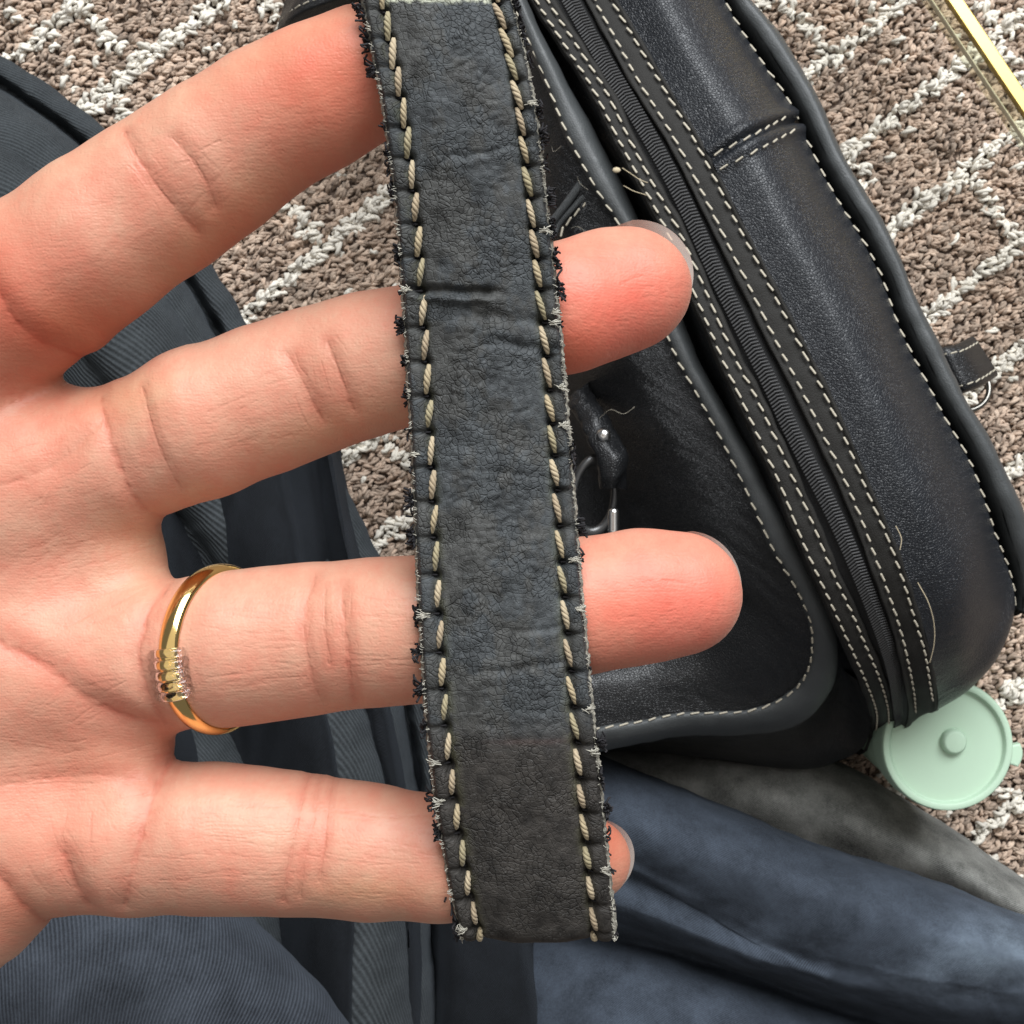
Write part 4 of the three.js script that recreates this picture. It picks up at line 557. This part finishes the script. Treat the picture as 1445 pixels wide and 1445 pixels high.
  const rawCol = colTex(128, 128, (u, v) => { const f = tileNoise(L64, 64, u * 64, v * 64), g2 = tileNoise(L32, 32, u * 32, v * 32); const k = 0.35 + 1.0 * f * g2 * 1.8; return [0.26 * k, 0.245 * k, 0.20 * k]; }, 0.008, 0.012);
  const raw = std(lin(1, 1, 1), 0.95, { map: rawCol });
  const last = st.length - 1; part('strap_end', gridGeo([rowsTop[last], rowsBot[last]]), raw, t);
  part('raw_edge', gridGeo(edgeL), raw, t); part('raw_edge', gridGeo(edgeR), raw, t);
  // stitches
  const at = (y, side, d, up) => { const f = clamp((y + 200) / 2.5, 0, st.length - 1.001), i = Math.floor(f), u = f - i; const p = (side < 0 ? st[i][1].clone().lerp(st[i + 1][1], u) : st[i][2].clone().lerp(st[i + 1][2], u)); const [n, al, ac] = frames[i]; return p.addScaledVector(ac, -side * d * HM).addScaledVector(n, up); };
  const mkRope = (len, seed) => { const r = mulberry(seed), list = [], n = 22; for (let s = 0; s < 3; s++) { const pts = []; for (let i = 0; i <= n; i++) { const k = i / n, a = s * 2.094 + k * len / 0.0021 * 6.283 + r() * 0.1, env = Math.sin(Math.PI * clamp(k * 0.96 + 0.02)) ** 0.75, rr = 0.00028 * (0.12 + 0.88 * env); pts.push(new THREE.Vector3(Math.cos(a) * rr, (k - 0.5) * len, Math.sin(a) * rr + 0.00085 * env - 0.00085)); } list.push(new THREE.TubeGeometry(new THREE.CatmullRomCurve3(pts), 30, 0.00030, 6, false)); } return merge(list); };
  const ropes = [0, 1, 2].map((k) => mkRope(0.0034 + 0.0001 * k, 40 + k));
  const ropeMats = [[0.32, 0.255, 0.155], [0.29, 0.225, 0.145], [0.36, 0.29, 0.19], [0.26, 0.22, 0.13]].map((c) => std(lin(...c), 0.8, { sheen: 0.3, sheenColor: lin(1, 0.95, 0.85) }));
  const place = (ys, side) => ys.forEach((y, i) => {
    const q = inset(y, side), p = at(y, side, q, 0.0000), a = at(y - 8, side, q + 1.5, 0), b = at(y + 8, side, q - 1.5, 0); const yv = b.clone().sub(a).normalize(); const f = frames[Math.round((y + 200) / 2.5)]; const xv = yv.clone().cross(f[0]).normalize(), zv = xv.clone().cross(yv).normalize(); if (zv.dot(f[0]) < 0) { zv.negate(); xv.negate(); }
    const m = part('stitch', ropes[i % 3], ropeMats[(i * 7 + (side > 0 ? 2 : 0)) % 4], t); m.quaternion.setFromRotationMatrix(new THREE.Matrix4().makeBasis(xv, yv, zv)); m.rotateZ(R(-0.05, 0.05)); m.position.copy(p).addScaledVector(zv, 0.00005); m.scale.set(R(0.76, 0.92), R(0.92, 1.04), R(0.8, 1.05));
  });
  place(yL, -1); place(yR, 1);
  // black under-thread: across the edge at each hole, ending in a frayed tuft
  const tuftAt = (y, side, i) => {
    const list = [], q = inset(y, side);
    list.push(tube([at(y, side, q, -0.0012), at(y + R(-1, 1), side, q * 0.55, -0.00075), at(y + R(-1.5, 1.5), side, 2, -0.0008), at(y + R(-1.5, 1.5), side, -3, -0.0016)], 0.00015, 10, 5));
    const big = rnd(); const n = big > 0.4 ? 12 + Math.floor(rnd() * 12) : big > 0.2 ? 2 + Math.floor(rnd() * 3) : 0, L = big > 0.4 ? R(6, 14) : R(5, 11);
    for (let k = 0; k < n; k++) { const y1 = y + R(-6, 6) * (rnd() < 0.3 ? 2 : 1), bend = R(-11, 11); const up = R(-0.0016, -0.0004); list.push(tube([at(y1, side, 3, -0.0015), at(y1 + bend * 0.4, side, -L * 0.45, up), at(y1 + bend, side, -L * R(0.2, 1.25), up + R(-0.0008, 0.0012)), at(y1 + bend * R(0.4, 2), side, -L * R(0.2, 1.3), up + R(-0.001, 0.0014))], 0.00015, 8, 4)); }
    part('thread_end', merge(list), blackThread, t);
  };
  hL.forEach((y, i) => tuftAt(y, -1, i)); hR.forEach((y, i) => tuftAt(y, 1, i));
  // pale fibres along both raw edges
  const fib = []; for (const side of [-1, 1]) { for (let k = 0; k < 520; k++) { const y = R(-20, 1350), clump = sstep(0.0, 0.35, n3(y / 26, side * 3, 6)); if (rnd() > 0.25 + clump) continue; const L = R(2, 5) * (1 + clump), s = R(-4, 4); fib.push(tube([at(y, side, R(0, 3), 0.0001), at(y + s * 0.6, side, -L * 0.4, R(0, 0.0006)), at(y + s, side, -L * R(0.2, 0.9), R(-0.0004, 0.0008))], 0.000055, 4, 3)); }
    for (const y of (side < 0 ? [408, 640, 868, 1075, 1130, 1310] : [145, 325, 440, 455, 546, 600, 790, 858, 1000, 1060, 1225])) for (let k = 0; k < 14; k++) { const s = R(-7, 7); fib.push(tube([at(y + R(-4, 4), side, R(2, 14), 0.0002), at(y + s * 0.5, side, R(-2, 8), 0.0007), at(y + s, side, R(-6, 6), R(0, 0.0008))], 0.00007, 5, 3)); } }
  part('frayed_fibres', merge(fib), std(lin(0.42, 0.40, 0.34), 0.95), t, { kind: 'stuff' });
}

renderer.render(scene, camera);
